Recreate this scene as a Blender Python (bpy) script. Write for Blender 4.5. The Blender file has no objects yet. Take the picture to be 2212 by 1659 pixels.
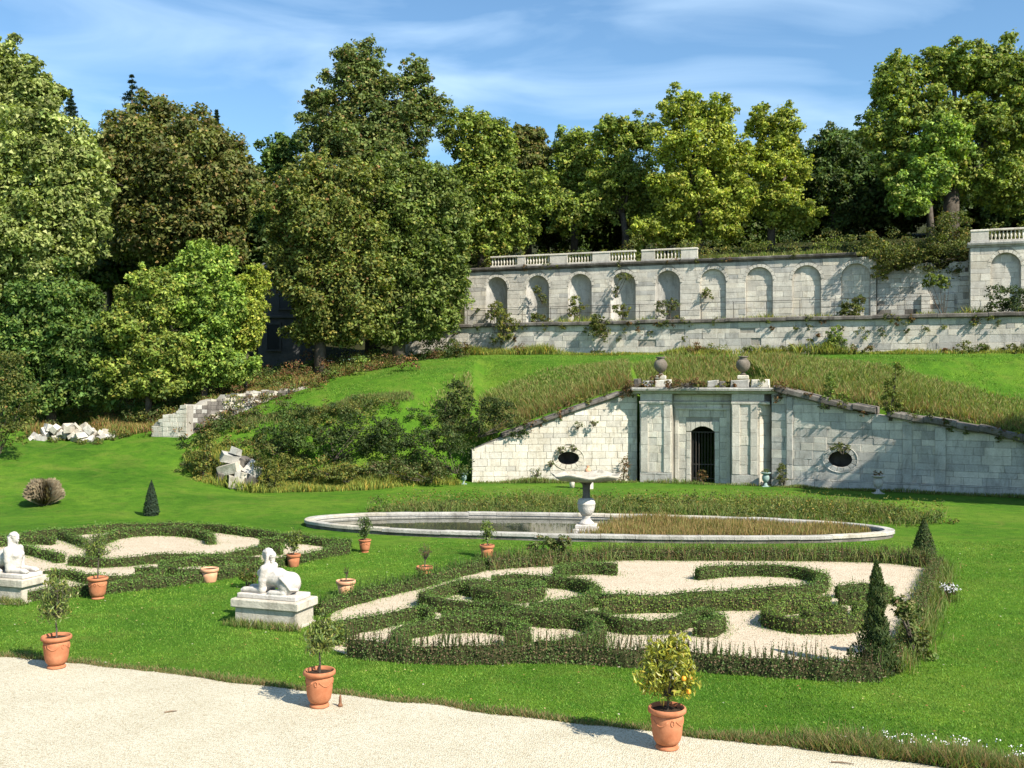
import bpy, math, random
import numpy as np
from mathutils import Vector

# ------------------------------------------------------------------ camera, sky, sun, exposure
scene = bpy.context.scene
col = scene.collection
random.seed(11)
RNG = np.random.default_rng(11)
CAM_H = 6.0

cam_data = bpy.data.cameras.new('camera')
cam_data.sensor_width = 36.0
cam_data.lens = 36.0
cam_data.clip_end = 2000.0
cam = bpy.data.objects.new('camera', cam_data)
cam.location = (0, 0, CAM_H)
cam.rotation_euler = (math.radians(90), 0, 0)
col.objects.link(cam)
scene.camera = cam

SUN_AZ, SUN_EL = math.radians(46), math.radians(43)      # azimuth: from behind the camera towards the right
TO_SUN = Vector((math.sin(SUN_AZ) * math.cos(SUN_EL), -math.cos(SUN_AZ) * math.cos(SUN_EL), math.sin(SUN_EL)))

world = bpy.data.worlds.new('World')
scene.world = world
world.use_nodes = True
wn, wl = world.node_tree.nodes, world.node_tree.links
for n in list(wn): wn.remove(n)
w_out = wn.new('ShaderNodeOutputWorld')
w_bg = wn.new('ShaderNodeBackground')
sky = wn.new('ShaderNodeTexSky')
sky.sky_type = 'NISHITA'
sky.sun_disc = False
sky.sun_elevation = SUN_EL
sky.sun_rotation = math.radians(180) - SUN_AZ
sky.air_density = 1.0
sky.dust_density = 0.15
sky.ozone_density = 2.6
# thin cirrus: streaky noise over the whole dome
w_tc = wn.new('ShaderNodeTexCoord')
w_map = wn.new('ShaderNodeMapping')
w_map.inputs['Rotation'].default_value = (0.0, math.radians(-10), 0.3)
w_map.inputs['Scale'].default_value = (1.6, 1.6, 6.5)
w_noise = wn.new('ShaderNodeTexNoise')
w_noise.inputs['Scale'].default_value = 2.2
w_noise.inputs['Detail'].default_value = 9.0
w_noise.inputs['Roughness'].default_value = 0.48
w_noise.inputs['Distortion'].default_value = 0.7
w_ramp = wn.new('ShaderNodeValToRGB')
w_ramp.color_ramp.elements[0].position = 0.42
w_ramp.color_ramp.elements[0].color = (0.0, 0.0, 0.0, 1)
w_ramp.color_ramp.elements[1].position = 0.76
w_ramp.color_ramp.elements[1].color = (0.60, 0.60, 0.60, 1)
w_mix = wn.new('ShaderNodeMix')
w_mix.data_type = 'RGBA'
w_mix.inputs[7].default_value = (5.4, 7.0, 8.6, 1)
wl.new(w_tc.outputs['Generated'], w_map.inputs['Vector'])
wl.new(w_map.outputs['Vector'], w_noise.inputs['Vector'])
wl.new(w_noise.outputs['Fac'], w_ramp.inputs['Fac'])
wl.new(w_ramp.outputs['Color'], w_mix.inputs[0])
w_tint = wn.new('ShaderNodeMix')
w_tint.data_type = 'RGBA'
w_tint.blend_type = 'MULTIPLY'
w_tint.inputs[0].default_value = 1.0
w_tint.inputs[7].default_value = (0.84, 1.02, 1.06, 1)
wl.new(sky.outputs['Color'], w_tint.inputs[6])
wl.new(w_tint.outputs[2], w_mix.inputs[6])
wl.new(w_mix.outputs[2], w_bg.inputs['Color'])
w_bg.inputs['Strength'].default_value = 0.084
wl.new(w_bg.outputs['Background'], w_out.inputs['Surface'])

sun_data = bpy.data.lights.new('sun', 'SUN')
sun_data.energy = 4.6
sun_data.angle = math.radians(0.53)
sun_data.color = (1.0, 0.94, 0.83)
sun = bpy.data.objects.new('sun', sun_data)
sun.rotation_euler = TO_SUN.to_track_quat('Z', 'Y').to_euler()
sun.location = (30, -30, 40)
col.objects.link(sun)

scene.view_settings.view_transform = 'Standard'
scene.view_settings.look = 'None'
scene.view_settings.gamma = 1.0
scene.view_settings.use_curve_mapping = False
scene.view_settings.exposure = 1.08
scene.render.engine = 'CYCLES'
cy = scene.cycles
cy.max_bounces = 6
cy.diffuse_bounces = 3
cy.glossy_bounces = 3
cy.transmission_bounces = 4
cy.transparent_max_bounces = 4
cy.caustics_reflective = False
cy.caustics_refractive = False
cy.use_denoising = True

# ------------------------------------------------------------------ pixel helpers (photo at 2212 px wide)
F, CX, CY = 2212.0, 1106.0, 829.5
def P(px, py, d):
    return np.array([(px - CX) / F * d, d, CAM_H - (py - CY) / F * d])
def G(px, py, z=0.0):
    d = F * (CAM_H - z) / (py - CY)
    return np.array([(px - CX) / F * d, d, z])

# ------------------------------------------------------------------ materials
def new_mat(name):
    m = bpy.data.materials.new(name)
    m.use_nodes = True
    nt = m.node_tree
    for n in list(nt.nodes): nt.nodes.remove(n)
    out = nt.nodes.new('ShaderNodeOutputMaterial')
    return m, nt, out

def N(nt, kind, **kw):
    n = nt.nodes.new(kind)
    for k, v in kw.items():
        if k in n.inputs: n.inputs[k].default_value = v
        else: setattr(n, k, v)
    return n

def ramp(nt, fac, stops):
    r = nt.nodes.new('ShaderNodeValToRGB')
    el = r.color_ramp.elements
    while len(el) < len(stops): el.new(0.5)
    for e, (p, c) in zip(el, stops):
        e.position = p
        e.color = (c[0], c[1], c[2], 1)
    nt.links.new(fac, r.inputs['Fac'])
    return r.outputs['Color']

def noise(nt, vec, scale, detail=4.0, rough=0.55, dist=0.0):
    n = N(nt, 'ShaderNodeTexNoise', Scale=scale, Detail=detail, Roughness=rough, Distortion=dist)
    nt.links.new(vec, n.inputs['Vector'])
    return n.outputs['Fac']

def mixc(nt, fac, a, b, mode='MIX'):
    m = nt.nodes.new('ShaderNodeMix')
    m.data_type = 'RGBA'
    m.blend_type = mode
    for sock, v in ((m.inputs[0], fac), (m.inputs[6], a), (m.inputs[7], b)):
        if hasattr(v, 'node'): nt.links.new(v, sock)
        elif isinstance(v, (int, float)): sock.default_value = v
        else: sock.default_value = (v[0], v[1], v[2], 1)
    return m.outputs[2]

def mathn(nt, op, a, b=0.0):
    m = nt.nodes.new('ShaderNodeMath')
    m.operation = op
    for i, v in enumerate((a, b)):
        if hasattr(v, 'node'): nt.links.new(v, m.inputs[i])
        else: m.inputs[i].default_value = v
    return m.outputs[0]

def principled(nt, out, color, rough=0.85, spec=0.2, bump=None, bump_strength=0.4, bump_dist=0.03):
    b = N(nt, 'ShaderNodeBsdfPrincipled', Roughness=rough)
    b.inputs['Specular IOR Level'].default_value = spec
    if hasattr(color, 'node'): nt.links.new(color, b.inputs['Base Color'])
    else: b.inputs['Base Color'].default_value = (*color, 1)
    if bump is not None:
        bp = N(nt, 'ShaderNodeBump', Strength=bump_strength, Distance=bump_dist)
        nt.links.new(bump, bp.inputs['Height'])
        nt.links.new(bp.outputs['Normal'], b.inputs['Normal'])
    nt.links.new(b.outputs['BSDF'], out.inputs['Surface'])
    return b

def world_pos(nt):
    return nt.nodes.new('ShaderNodeNewGeometry').outputs['Position']

def mat_stone(name, c_dark, c_mid, c_light, stain=(0.10, 0.09, 0.075), stain_amt=0.5, rand=0.22, streak=True):
    m, nt, out = new_mat(name)
    pos = world_pos(nt)
    n1 = noise(nt, pos, 1.1, 6, 0.62, 0.4)
    base = ramp(nt, n1, [(0.28, c_dark), (0.5, c_mid), (0.72, c_light)])
    oi = nt.nodes.new('ShaderNodeObjectInfo')
    v = mathn(nt, 'MULTIPLY', oi.outputs['Random'], rand)
    v = mathn(nt, 'ADD', v, 1.0 - rand * 0.6)
    hsv = N(nt, 'ShaderNodeHueSaturation')
    nt.links.new(v, hsv.inputs['Value'])
    nt.links.new(base, hsv.inputs['Color'])
    # lichen and damp blotches, with their own shapes
    mp = N(nt, 'ShaderNodeMapping')
    mp.inputs['Scale'].default_value = (1.0, 1.0, 0.35) if streak else (1, 1, 1)
    nt.links.new(pos, mp.inputs['Vector'])
    n2 = noise(nt, mp.outputs['Vector'], 2.6, 8, 0.68, 0.8)
    f2 = ramp(nt, n2, [(0.50, (0, 0, 0)), (0.68, (1, 1, 1))])
    f2 = mathn(nt, 'MULTIPLY', f2, stain_amt)
    c = mixc(nt, f2, hsv.outputs['Color'], stain)
    mp2 = N(nt, 'ShaderNodeMapping')
    mp2.inputs['Scale'].default_value = (0.8, 0.8, 0.22) if streak else (1, 1, 1)
    nt.links.new(pos, mp2.inputs['Vector'])
    n4 = noise(nt, mp2.outputs['Vector'], 0.9, 7, 0.6, 1.2)
    f4 = mathn(nt, 'MULTIPLY', ramp(nt, n4, [(0.46, (0, 0, 0)), (0.70, (1, 1, 1))]), stain_amt * 0.75)
    c = mixc(nt, f4, c, tuple(v * 1.15 for v in stain))
    n3 = noise(nt, pos, 14.0, 5, 0.7)
    c = mixc(nt, 0.45, c, ramp(nt, n3, [(0.3, (0.45, 0.43, 0.4)), (0.7, (1.0, 1.0, 1.0))]), 'MULTIPLY')
    h = mathn(nt, 'ADD', n3, mathn(nt, 'MULTIPLY', noise(nt, pos, 45, 3, 0.6), 0.5))
    principled(nt, out, c, 0.92, 0.1, h, 0.7, 0.035)
    return m

def mat_leaf(name, rough=0.6, transl=0.3, spec=0.25):
    m, nt, out = new_mat(name)
    at = nt.nodes.new('ShaderNodeAttribute')
    at.attribute_name = 'tint'
    b = N(nt, 'ShaderNodeBsdfPrincipled', Roughness=rough)
    b.inputs['Specular IOR Level'].default_value = spec
    nt.links.new(at.outputs['Color'], b.inputs['Base Color'])
    t = nt.nodes.new('ShaderNodeBsdfTranslucent')
    tc = mixc(nt, 1.0, at.outputs['Color'], (1.25, 1.35, 0.45), 'MULTIPLY')
    nt.links.new(tc, t.inputs['Color'])
    mx = nt.nodes.new('ShaderNodeMixShader')
    mx.inputs[0].default_value = transl
    nt.links.new(b.outputs['BSDF'], mx.inputs[1])
    nt.links.new(t.outputs['BSDF'], mx.inputs[2])
    nt.links.new(mx.outputs['Shader'], out.inputs['Surface'])
    return m

def mat_plain(name, a, b, scale=8.0, rough=0.8, spec=0.2, bump=0.3, bump_dist=0.01, metallic=0.0):
    m, nt, out = new_mat(name)
    pos = world_pos(nt)
    n1 = noise(nt, pos, scale, 6, 0.65, 0.3)
    c = ramp(nt, n1, [(0.3, a), (0.7, b)])
    p = principled(nt, out, c, rough, spec, noise(nt, pos, scale * 6, 4), bump, bump_dist)
    p.inputs['Metallic'].default_value = metallic
    return m

M = {}
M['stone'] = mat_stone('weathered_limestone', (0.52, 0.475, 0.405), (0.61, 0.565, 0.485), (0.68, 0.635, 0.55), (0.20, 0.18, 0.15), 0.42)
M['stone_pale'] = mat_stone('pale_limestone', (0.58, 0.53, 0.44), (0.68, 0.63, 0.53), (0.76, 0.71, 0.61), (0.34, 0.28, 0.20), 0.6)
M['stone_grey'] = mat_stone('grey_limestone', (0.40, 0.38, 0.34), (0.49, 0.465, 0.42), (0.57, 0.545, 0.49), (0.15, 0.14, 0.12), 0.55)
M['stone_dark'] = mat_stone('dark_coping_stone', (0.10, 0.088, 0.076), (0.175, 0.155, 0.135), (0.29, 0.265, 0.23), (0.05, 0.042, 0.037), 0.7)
M['mortar'] = mat_stone('old_mortar', (0.30, 0.27, 0.225), (0.38, 0.35, 0.295), (0.46, 0.425, 0.365), (0.15, 0.13, 0.11), 0.5)
M['marble'] = mat_stone('white_marble', (0.50, 0.455, 0.41), (0.59, 0.545, 0.495), (0.66, 0.615, 0.565), (0.27, 0.24, 0.20), 0.5, 0.1)
M['plinth'] = mat_stone('plinth_stone', (0.40, 0.36, 0.29), (0.55, 0.50, 0.41), (0.66, 0.61, 0.51), (0.17, 0.15, 0.11), 0.6, 0.15)
M['urn_stone'] = mat_stone('brown_urn_stone', (0.14, 0.115, 0.09), (0.21, 0.18, 0.145), (0.29, 0.25, 0.20), (0.07, 0.06, 0.05), 0.5, 0.2)
M['leaf'] = mat_leaf('leaf')
M['leaf_gloss'] = mat_leaf('glossy_leaf', 0.42, 0.25, 0.45)
M['blade'] = mat_leaf('grass_blade', 0.65, 0.35, 0.15)
M['bark'] = mat_plain('bark', (0.045, 0.036, 0.026), (0.12, 0.10, 0.08), 3.0, 0.95, 0.1, 0.8, 0.03)
M['hedge_core'] = mat_plain('hedge_twigs', (0.030, 0.040, 0.014), (0.066, 0.062, 0.028), 9.0, 0.95, 0.05, 0.9, 0.04)
M['terracotta'] = mat_plain('terracotta', (0.33, 0.115, 0.052), (0.47, 0.195, 0.10), 4.5, 0.88, 0.12, 0.5, 0.006)
M['terracotta_pale'] = mat_plain('pale_terracotta', (0.56, 0.27, 0.15), (0.66, 0.36, 0.22), 5.0, 0.85, 0.2, 0.25, 0.004)
M['soil'] = mat_plain('soil', (0.03, 0.02, 0.013), (0.075, 0.05, 0.034), 14.0, 0.95, 0.05, 0.8, 0.02)
M['iron'] = mat_plain('wrought_iron', (0.02, 0.02, 0.02), (0.06, 0.045, 0.035), 12.0, 0.6, 0.4, 0.2, 0.003)
M['orange'] = mat_plain('orange_peel', (0.78, 0.27, 0.02), (0.85, 0.36, 0.03), 9.0, 0.45, 0.4, 0.2, 0.002)
M['teal'] = mat_plain('verdigris_urn', (0.16, 0.23, 0.215), (0.28, 0.36, 0.33), 6.0, 0.7, 0.3, 0.3, 0.01)
M['petal'] = mat_plain('white_petal', (0.72, 0.70, 0.70), (0.85, 0.83, 0.82), 9.0, 0.7, 0.2, 0.1, 0.002)
M['shutter'] = mat_plain('dark_window', (0.008, 0.009, 0.011), (0.016, 0.018, 0.02), 4.0, 0.35, 0.5, 0.05, 0.002)
M['house'] = mat_plain('house_render', (0.065, 0.068, 0.07), (0.105, 0.105, 0.105), 1.5, 0.9, 0.1, 0.5, 0.02)
M['slate'] = mat_plain('roof_slate', (0.05, 0.055, 0.065), (0.10, 0.105, 0.115), 6.0, 0.7, 0.3, 0.5, 0.01)
M['rust'] = mat_plain('rusty_brown', (0.12, 0.055, 0.03), (0.24, 0.12, 0.065), 12.0, 0.8, 0.2, 0.4, 0.004)
M['twig'] = mat_plain('dry_twig', (0.12, 0.08, 0.05), (0.25, 0.18, 0.12), 20.0, 0.9, 0.1, 0.4, 0.004)

def make_lawn_mat():
    m, nt, out = new_mat('mown_grass')
    pos = world_pos(nt)
    big = noise(nt, pos, 0.16, 5, 0.6, 0.5)
    c = ramp(nt, big, [(0.30, (0.042, 0.110, 0.009)), (0.5, (0.066, 0.150, 0.012)), (0.7, (0.108, 0.182, 0.020))])
    mid = noise(nt, pos, 1.7, 6, 0.66, 0.6)
    c = mixc(nt, 0.75, c, ramp(nt, mid, [(0.26, (0.42, 0.52, 0.45)), (0.5, (0.95, 0.97, 0.9)), (0.74, (1.5, 1.28, 1.1))]), 'MULTIPLY')
    # worn, yellowish patches
    dry = noise(nt, pos, 0.55, 7, 0.62, 1.0)
    fd = mathn(nt, 'MULTIPLY', ramp(nt, dry, [(0.50, (0, 0, 0)), (0.72, (1, 1, 1))]), 0.6)
    c = mixc(nt, fd, c, (0.130, 0.160, 0.028))
    # blade-scale grain
    mp = N(nt, 'ShaderNodeMapping')
    mp.inputs['Scale'].default_value = (1.0, 0.45, 1.0)
    nt.links.new(pos, mp.inputs['Vector'])
    fine = noise(nt, mp.outputs['Vector'], 24.0, 6, 0.75)
    c = mixc(nt, 0.8, c, ramp(nt, fine, [(0.28, (0.38, 0.44, 0.36)), (0.52, (1, 1, 1)), (0.75, (1.55, 1.4, 1.15))]), 'MULTIPLY')
    h = mathn(nt, 'ADD', fine, mathn(nt, 'MULTIPLY', mid, 1.5))
    principled(nt, out, c, 0.9, 0.08, h, 0.9, 0.05)
    return m
M['lawn'] = make_lawn_mat()

def make_gravel_mat(name, a, b, c3, pebble, fine_amt):
    m, nt, out = new_mat(name)
    pos = world_pos(nt)
    vo = N(nt, 'ShaderNodeTexVoronoi', Scale=pebble)
    nt.links.new(pos, vo.inputs['Vector'])
    hs = nt.nodes.new('ShaderNodeSeparateColor')
    nt.links.new(vo.outputs['Color'], hs.inputs['Color'])
    c = ramp(nt, hs.outputs[0], [(0.0, a), (0.25, b), (1.0, c3)])
    big = noise(nt, pos, 0.7, 6, 0.6, 0.8)
    c = mixc(nt, 0.8, c, ramp(nt, big, [(0.3, (0.86, 0.85, 0.82)), (0.6, (1.0, 1.0, 1.0))]), 'MULTIPLY')
    crev = ramp(nt, vo.outputs['Distance'], [(0.30, (1, 1, 1)), (0.75, (0.50, 0.47, 0.42))])
    c = mixc(nt, fine_amt, c, crev, 'MULTIPLY')
    sp = noise(nt, pos, pebble * 0.35, 3, 0.7)
    c = mixc(nt, ramp(nt, sp, [(0.62, (0, 0, 0)), (0.72, (1, 1, 1))]), c, (0.28, 0.24, 0.165))
    h = mathn(nt, 'SUBTRACT', 1.0, vo.outputs['Distance'])
    principled(nt, out, c, 0.9, 0.15, h, 0.8, 0.02)
    return m
M['gravel'] = make_gravel_mat('pale_gravel', (0.42, 0.36, 0.25), (0.545, 0.49, 0.365), (0.61, 0.565, 0.45), 38.0, 0.6)
M['sand'] = make_gravel_mat('sandy_bed', (0.42, 0.33, 0.235), (0.53, 0.44, 0.325), (0.58, 0.495, 0.38), 24.0, 0.5)

def make_forest_floor():
    m, nt, out = new_mat('woodland_soil')
    pos = world_pos(nt)
    n1 = noise(nt, pos, 0.8, 7, 0.65, 0.5)
    c = ramp(nt, n1, [(0.3, (0.018, 0.017, 0.009)), (0.55, (0.035, 0.038, 0.014)), (0.75, (0.055, 0.065, 0.018))])
    principled(nt, out, c, 0.95, 0.05, noise(nt, pos, 7, 5), 0.8, 0.1)
    return m
M['forest_floor'] = make_forest_floor()

def make_meadow_floor():
    m, nt, out = new_mat('rough_ground')
    pos = world_pos(nt)
    n1 = noise(nt, pos, 1.3, 7, 0.65, 0.5)
    c = ramp(nt, n1, [(0.3, (0.045, 0.055, 0.018)), (0.55, (0.085, 0.095, 0.03)), (0.75, (0.14, 0.12, 0.05))])
    principled(nt, out, c, 0.95, 0.05, noise(nt, pos, 9, 5), 0.8, 0.08)
    return m
M['rough'] = make_meadow_floor()

def make_water():
    m, nt, out = new_mat('pond_water')
    pos = world_pos(nt)
    n1 = noise(nt, pos, 0.5, 5, 0.6, 0.5)
    c = ramp(nt, n1, [(0.35, (0.035, 0.038, 0.028)), (0.7, (0.075, 0.075, 0.05))])
    principled(nt, out, c, 0.06, 0.5, noise(nt, pos, 6, 3), 0.12, 0.01)
    return m
M['water'] = make_water()
# ------------------------------------------------------------------ object helpers
def link(o, parent=None):
    col.objects.link(o)
    if parent is not None: o.parent = parent
    return o

def tag(o, label=None, cat=None, group=None, kind=None):
    if label: o['label'] = label
    if cat: o['category'] = cat
    if group: o['group'] = group
    if kind: o['kind'] = kind
    return o

def thing(name, label, cat, loc=(0, 0, 0), rz=0.0, group=None):
    o = bpy.data.objects.new(name, None)
    o.empty_display_size = 0.3
    o.location = tuple(float(v) for v in loc)
    o.rotation_euler = (0, 0, rz)
    link(o)
    return tag(o, label, cat, group, 'thing')

def mesh_obj(name, V, Fc, mat, parent=None, smooth=False):
    """list geometry in the parent's local space"""
    me = bpy.data.meshes.new(name)
    me.from_pydata([tuple(float(c) for c in v) for v in V], [], [tuple(int(i) for i in f) for f in Fc])
    me.materials.append(M[mat] if isinstance(mat, str) else mat)
    if smooth:
        me.polygons.foreach_set('use_smooth', np.ones(len(me.polygons), bool))
    me.update()
    return link(bpy.data.objects.new(name, me), parent)

def np_mesh(name, co, faces, mat, parent=None, tint=None, smooth=False):
    """numpy geometry: co (n,3), faces (m,k); tint (n,3) becomes the point colour attribute"""
    me = bpy.data.meshes.new(name)
    n, (m, k) = len(co), faces.shape
    me.vertices.add(n)
    me.vertices.foreach_set('co', np.ascontiguousarray(co, np.float32).ravel())
    me.loops.add(m * k)
    me.loops.foreach_set('vertex_index', np.ascontiguousarray(faces, np.int32).ravel())
    me.polygons.add(m)
    me.polygons.foreach_set('loop_start', np.arange(0, m * k, k, dtype=np.int32))
    me.polygons.foreach_set('use_smooth', np.full(m, smooth, bool))
    if tint is not None:
        a = me.attributes.new('tint', 'FLOAT_COLOR', 'POINT')
        rgba = np.ones((n, 4), np.float32)
        rgba[:, :3] = tint
        a.data.foreach_set('color', rgba.ravel())
    me.materials.append(M[mat] if isinstance(mat, str) else mat)
    me.update(calc_edges=True)
    return link(bpy.data.objects.new(name, me), parent)

class MB:
    """collects simple shapes into one mesh"""
    def __init__(self): self.V, self.F = [], []
    def add(self, V, Fc):
        o = len(self.V)
        self.V += [tuple(v) for v in V]
        self.F += [tuple(i + o for i in f) for f in Fc]
        return self
    def box(self, c, s, rz=0.0, bev=0.0):
        cs, sn = math.cos(rz), math.sin(rz)
        hx, hy, hz = s[0] / 2, s[1] / 2, s[2] / 2
        b = min(bev, hx * .9, hy * .9, hz * .9)
        if b <= 0:
            V = [(x, y, z) for z in (-hz, hz) for x, y in ((-hx, -hy), (hx, -hy), (hx, hy), (-hx, hy))]
            Fc = [(3, 2, 1, 0), (4, 5, 6, 7), (0, 1, 5, 4), (1, 2, 6, 5), (2, 3, 7, 6), (3, 0, 4, 7)]
        else:
            V, Fc = [], []
            lv = [(-hz, b), (-hz + b, 0), (hz - b, 0), (hz, b)]
            for z, i in lv:
                a, c2 = hx - i, hy - i
                if i: a, c2 = hx - b, hy - b
                V += [(-a, -c2, z), (a, -c2, z), (a, c2, z), (-a, c2, z)]
            for k in range(3):
                for j in range(4):
                    p, q = k * 4 + j, k * 4 + (j + 1) % 4
                    Fc.append((p, q, q + 4, p + 4))
            Fc += [(3, 2, 1, 0), (12, 13, 14, 15)]
        V = [(c[0] + x * cs - y * sn, c[1] + x * sn + y * cs, c[2] + z) for x, y, z in V]
        return self.add(V, Fc)
    def tube(self, pts, rad, n=6, cap=True):
        pts = [np.array(p, float) for p in pts]
        rad = rad if hasattr(rad, '__len__') else [rad] * len(pts)
        V, Fc = [], []
        ref = np.array([0.31, 0.17, 0.93])
        for i, p in enumerate(pts):
            t = pts[min(i + 1, len(pts) - 1)] - pts[max(i - 1, 0)]
            t = t / (np.linalg.norm(t) + 1e-9)
            r0 = ref if abs(t @ ref) < 0.9 else np.array([1.0, 0, 0])
            a = np.cross(t, r0); a /= np.linalg.norm(a)
            b = np.cross(t, a)
            for k in range(n):
                an = 2 * math.pi * k / n
                V.append(p + rad[i] * (math.cos(an) * a + math.sin(an) * b))
        for i in range(len(pts) - 1):
            for k in range(n):
                k2 = (k + 1) % n
                Fc.append((i * n + k, i * n + k2, (i + 1) * n + k2, (i + 1) * n + k))
        if cap:
            Fc.append(tuple(range(n - 1, -1, -1)))
            Fc.append(tuple((len(pts) - 1) * n + k for k in range(n)))
        return self.add(V, Fc)
    def lathe(self, prof, n=24, c=(0, 0, 0), wob=None, caps=True):
        V, Fc = [], []
        for r, z in prof:
            for k in range(n):
                an = 2 * math.pi * k / n
                rr = r * (wob(an, r, z) if wob else 1.0)
                V.append((c[0] + rr * math.cos(an), c[1] + rr * math.sin(an), c[2] + z))
        for i in range(len(prof) - 1):
            for k in range(n):
                k2 = (k + 1) % n
                Fc.append((i * n + k, i * n + k2, (i + 1) * n + k2, (i + 1) * n + k))
        if caps:
            Fc.append(tuple(range(n - 1, -1, -1)))
            Fc.append(tuple((len(prof) - 1) * n + k for k in range(n)))
        return self.add(V, Fc)
    def build(self, name, mat, parent=None, smooth=False):
        return mesh_obj(name, self.V, self.F, mat, parent, smooth)

def unit(v):
    return v / (np.linalg.norm(v, axis=-1, keepdims=True) + 1e-9)

def rand_unit(n):
    return unit(RNG.normal(size=(n, 3)))

# ------------------------------------------------------------------ leaves
def leaf_cloud(cen, nrm, length, width, tint, droop=0.0, tri=False):
    """one folded diamond (4 verts) for each centre"""
    n = len(cen)
    nrm = unit(nrm)
    t = unit(np.cross(nrm, rand_unit(n)))
    if droop: t = unit(t + np.array([0, 0, -droop]))
    b = unit(np.cross(nrm, t))
    L, W = np.asarray(length).reshape(-1, 1), np.asarray(width).reshape(-1, 1)
    if tri:
        V = np.stack([cen - t * L * .5 - b * W * .5, cen - t * L * .35 + b * W * .6, cen + t * L * .6], 1)
        return V.reshape(-1, 3), np.arange(n * 3).reshape(n, 3), np.repeat(tint, 3, axis=0)
    V = np.empty((n, 4, 3))
    V[:, 0] = cen - t * L * .5
    V[:, 1] = cen + b * W * .5 + nrm * W * .18
    V[:, 2] = cen + t * L * .5
    V[:, 3] = cen - b * W * .5 + nrm * W * .18
    return V.reshape(-1, 3), np.arange(n * 4).reshape(n, 4), np.repeat(tint, 4, axis=0)

def pick_tint(n, palette, jitter=0.22):
    """palette: list of (weight, (r,g,b))"""
    w = np.array([p[0] for p in palette], float); w /= w.sum()
    c = np.array([p[1] for p in palette])
    idx = RNG.choice(len(w), n, p=w)
    return c[idx] * (1 + RNG.normal(0, jitter, (n, 1))).clip(.45, 1.7)

def join(parts):
    V, Fc, T, o = [], [], [], 0
    for v, f, t in parts:
        V.append(v); Fc.append(f + o); T.append(t); o += len(v)
    return np.concatenate(V), np.concatenate(Fc), np.concatenate(T)

PAL = {
 'olive_green': [(5, (.080, .108, .022)), (4, (.105, .130, .028)), (3, (.058, .085, .018)), (1, (.15, .145, .034))],
 'tall': [(5, (.070, .098, .024)), (3, (.095, .118, .030)), (2, (.125, .125, .034)), (1, (.045, .066, .018)), (.4, (.15, .09, .035))],
 'green': [(5, (.055, .098, .020)), (3, (.080, .120, .024)), (1, (.12, .14, .03)), (.5, (.040, .068, .018))],
 'dark': [(5, (.038, .064, .015)), (3, (.055, .082, .018)), (1, (.085, .09, .022))],
 'willow': [(5, (.130, .158, .040)), (4, (.185, .205, .062)), (2, (.085, .115, .028)), (1, (.24, .25, .095))],
 'brown': [(4, (.080, .090, .022)), (3, (.100, .094, .026)), (3, (.058, .078, .018)), (1, (.145, .100, .034))],
 'olive': [(5, (.088, .106, .022)), (4, (.118, .124, .026)), (3, (.065, .092, .020)), (1, (.165, .140, .032)), (.4, (.16, .085, .03))],
 'yellow': [(5, (.160, .190, .024)), (4, (.200, .215, .030)), (3, (.105, .145, .022)), (1, (.25, .225, .04))],
 'lime':    [(5, (.110, .165, .026)), (4, (.150, .205, .032)), (2, (.070, .120, .022)), (1, (.22, .225, .045))],
 'spring': [(5, (.108, .145, .024)), (4, (.145, .170, .028)), (2, (.068, .102, .020)), (1, (.195, .175, .035))],
 'spruce':  [(5, (.022, .042, .022)), (3, (.035, .058, .028))],
 'hedge': [(5, (.050, .090, .018)), (3, (.070, .112, .022)), (2, (.036, .062, .015)), (.5, (.085, .06, .028))],
 'hedge_y': [(4, (.070, .110, .020)), (3, (.095, .130, .024)), (2, (.042, .075, .016)), (1.2, (.10, .062, .03))],
 'hedge_b': [(4, (.046, .074, .020)), (3, (.080, .056, .032)), (2, (.060, .095, .022)), (1, (.110, .070, .04))],
 'citrus': [(5, (.120, .165, .030)), (3, (.170, .195, .040)), (2, (.070, .110, .024)), (1, (.24, .23, .05))],
 'gold': [(5, (.30, .29, .032)), (4, (.225, .25, .030)), (2, (.135, .17, .026)), (1, (.40, .32, .035))],
 'rust':    [(4, (.150, .070, .032)), (3, (.100, .080, .028)), (2, (.20, .10, .04)), (2, (.085, .095, .028))],
 'straw': [(4, (.150, .148, .050)), (3, (.110, .138, .036)), (4, (.080, .125, .026)), (1, (.22, .19, .08)), (1, (.14, .09, .045))],
 'reed': [(4, (.165, .110, .048)), (3, (.20, .145, .065)), (3, (.115, .115, .036)), (1, (.09, .11, .03))],
 'weed':    [(4, (.070, .105, .026)), (3, (.100, .125, .034)), (2, (.130, .125, .045)), (1, (.120, .078, .036))],
 'weed_y':  [(4, (.120, .145, .028)), (3, (.175, .175, .035)), (2, (.075, .105, .024)), (1, (.25, .17, .035))],
 'grass': [(5, (.056, .122, .015)), (4, (.080, .148, .020)), (2, (.125, .170, .030)), (1, (.040, .088, .012))],
 'dry':     [(4, (.30, .24, .16)), (3, (.24, .185, .12)), (2, (.36, .30, .21))],
}

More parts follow.
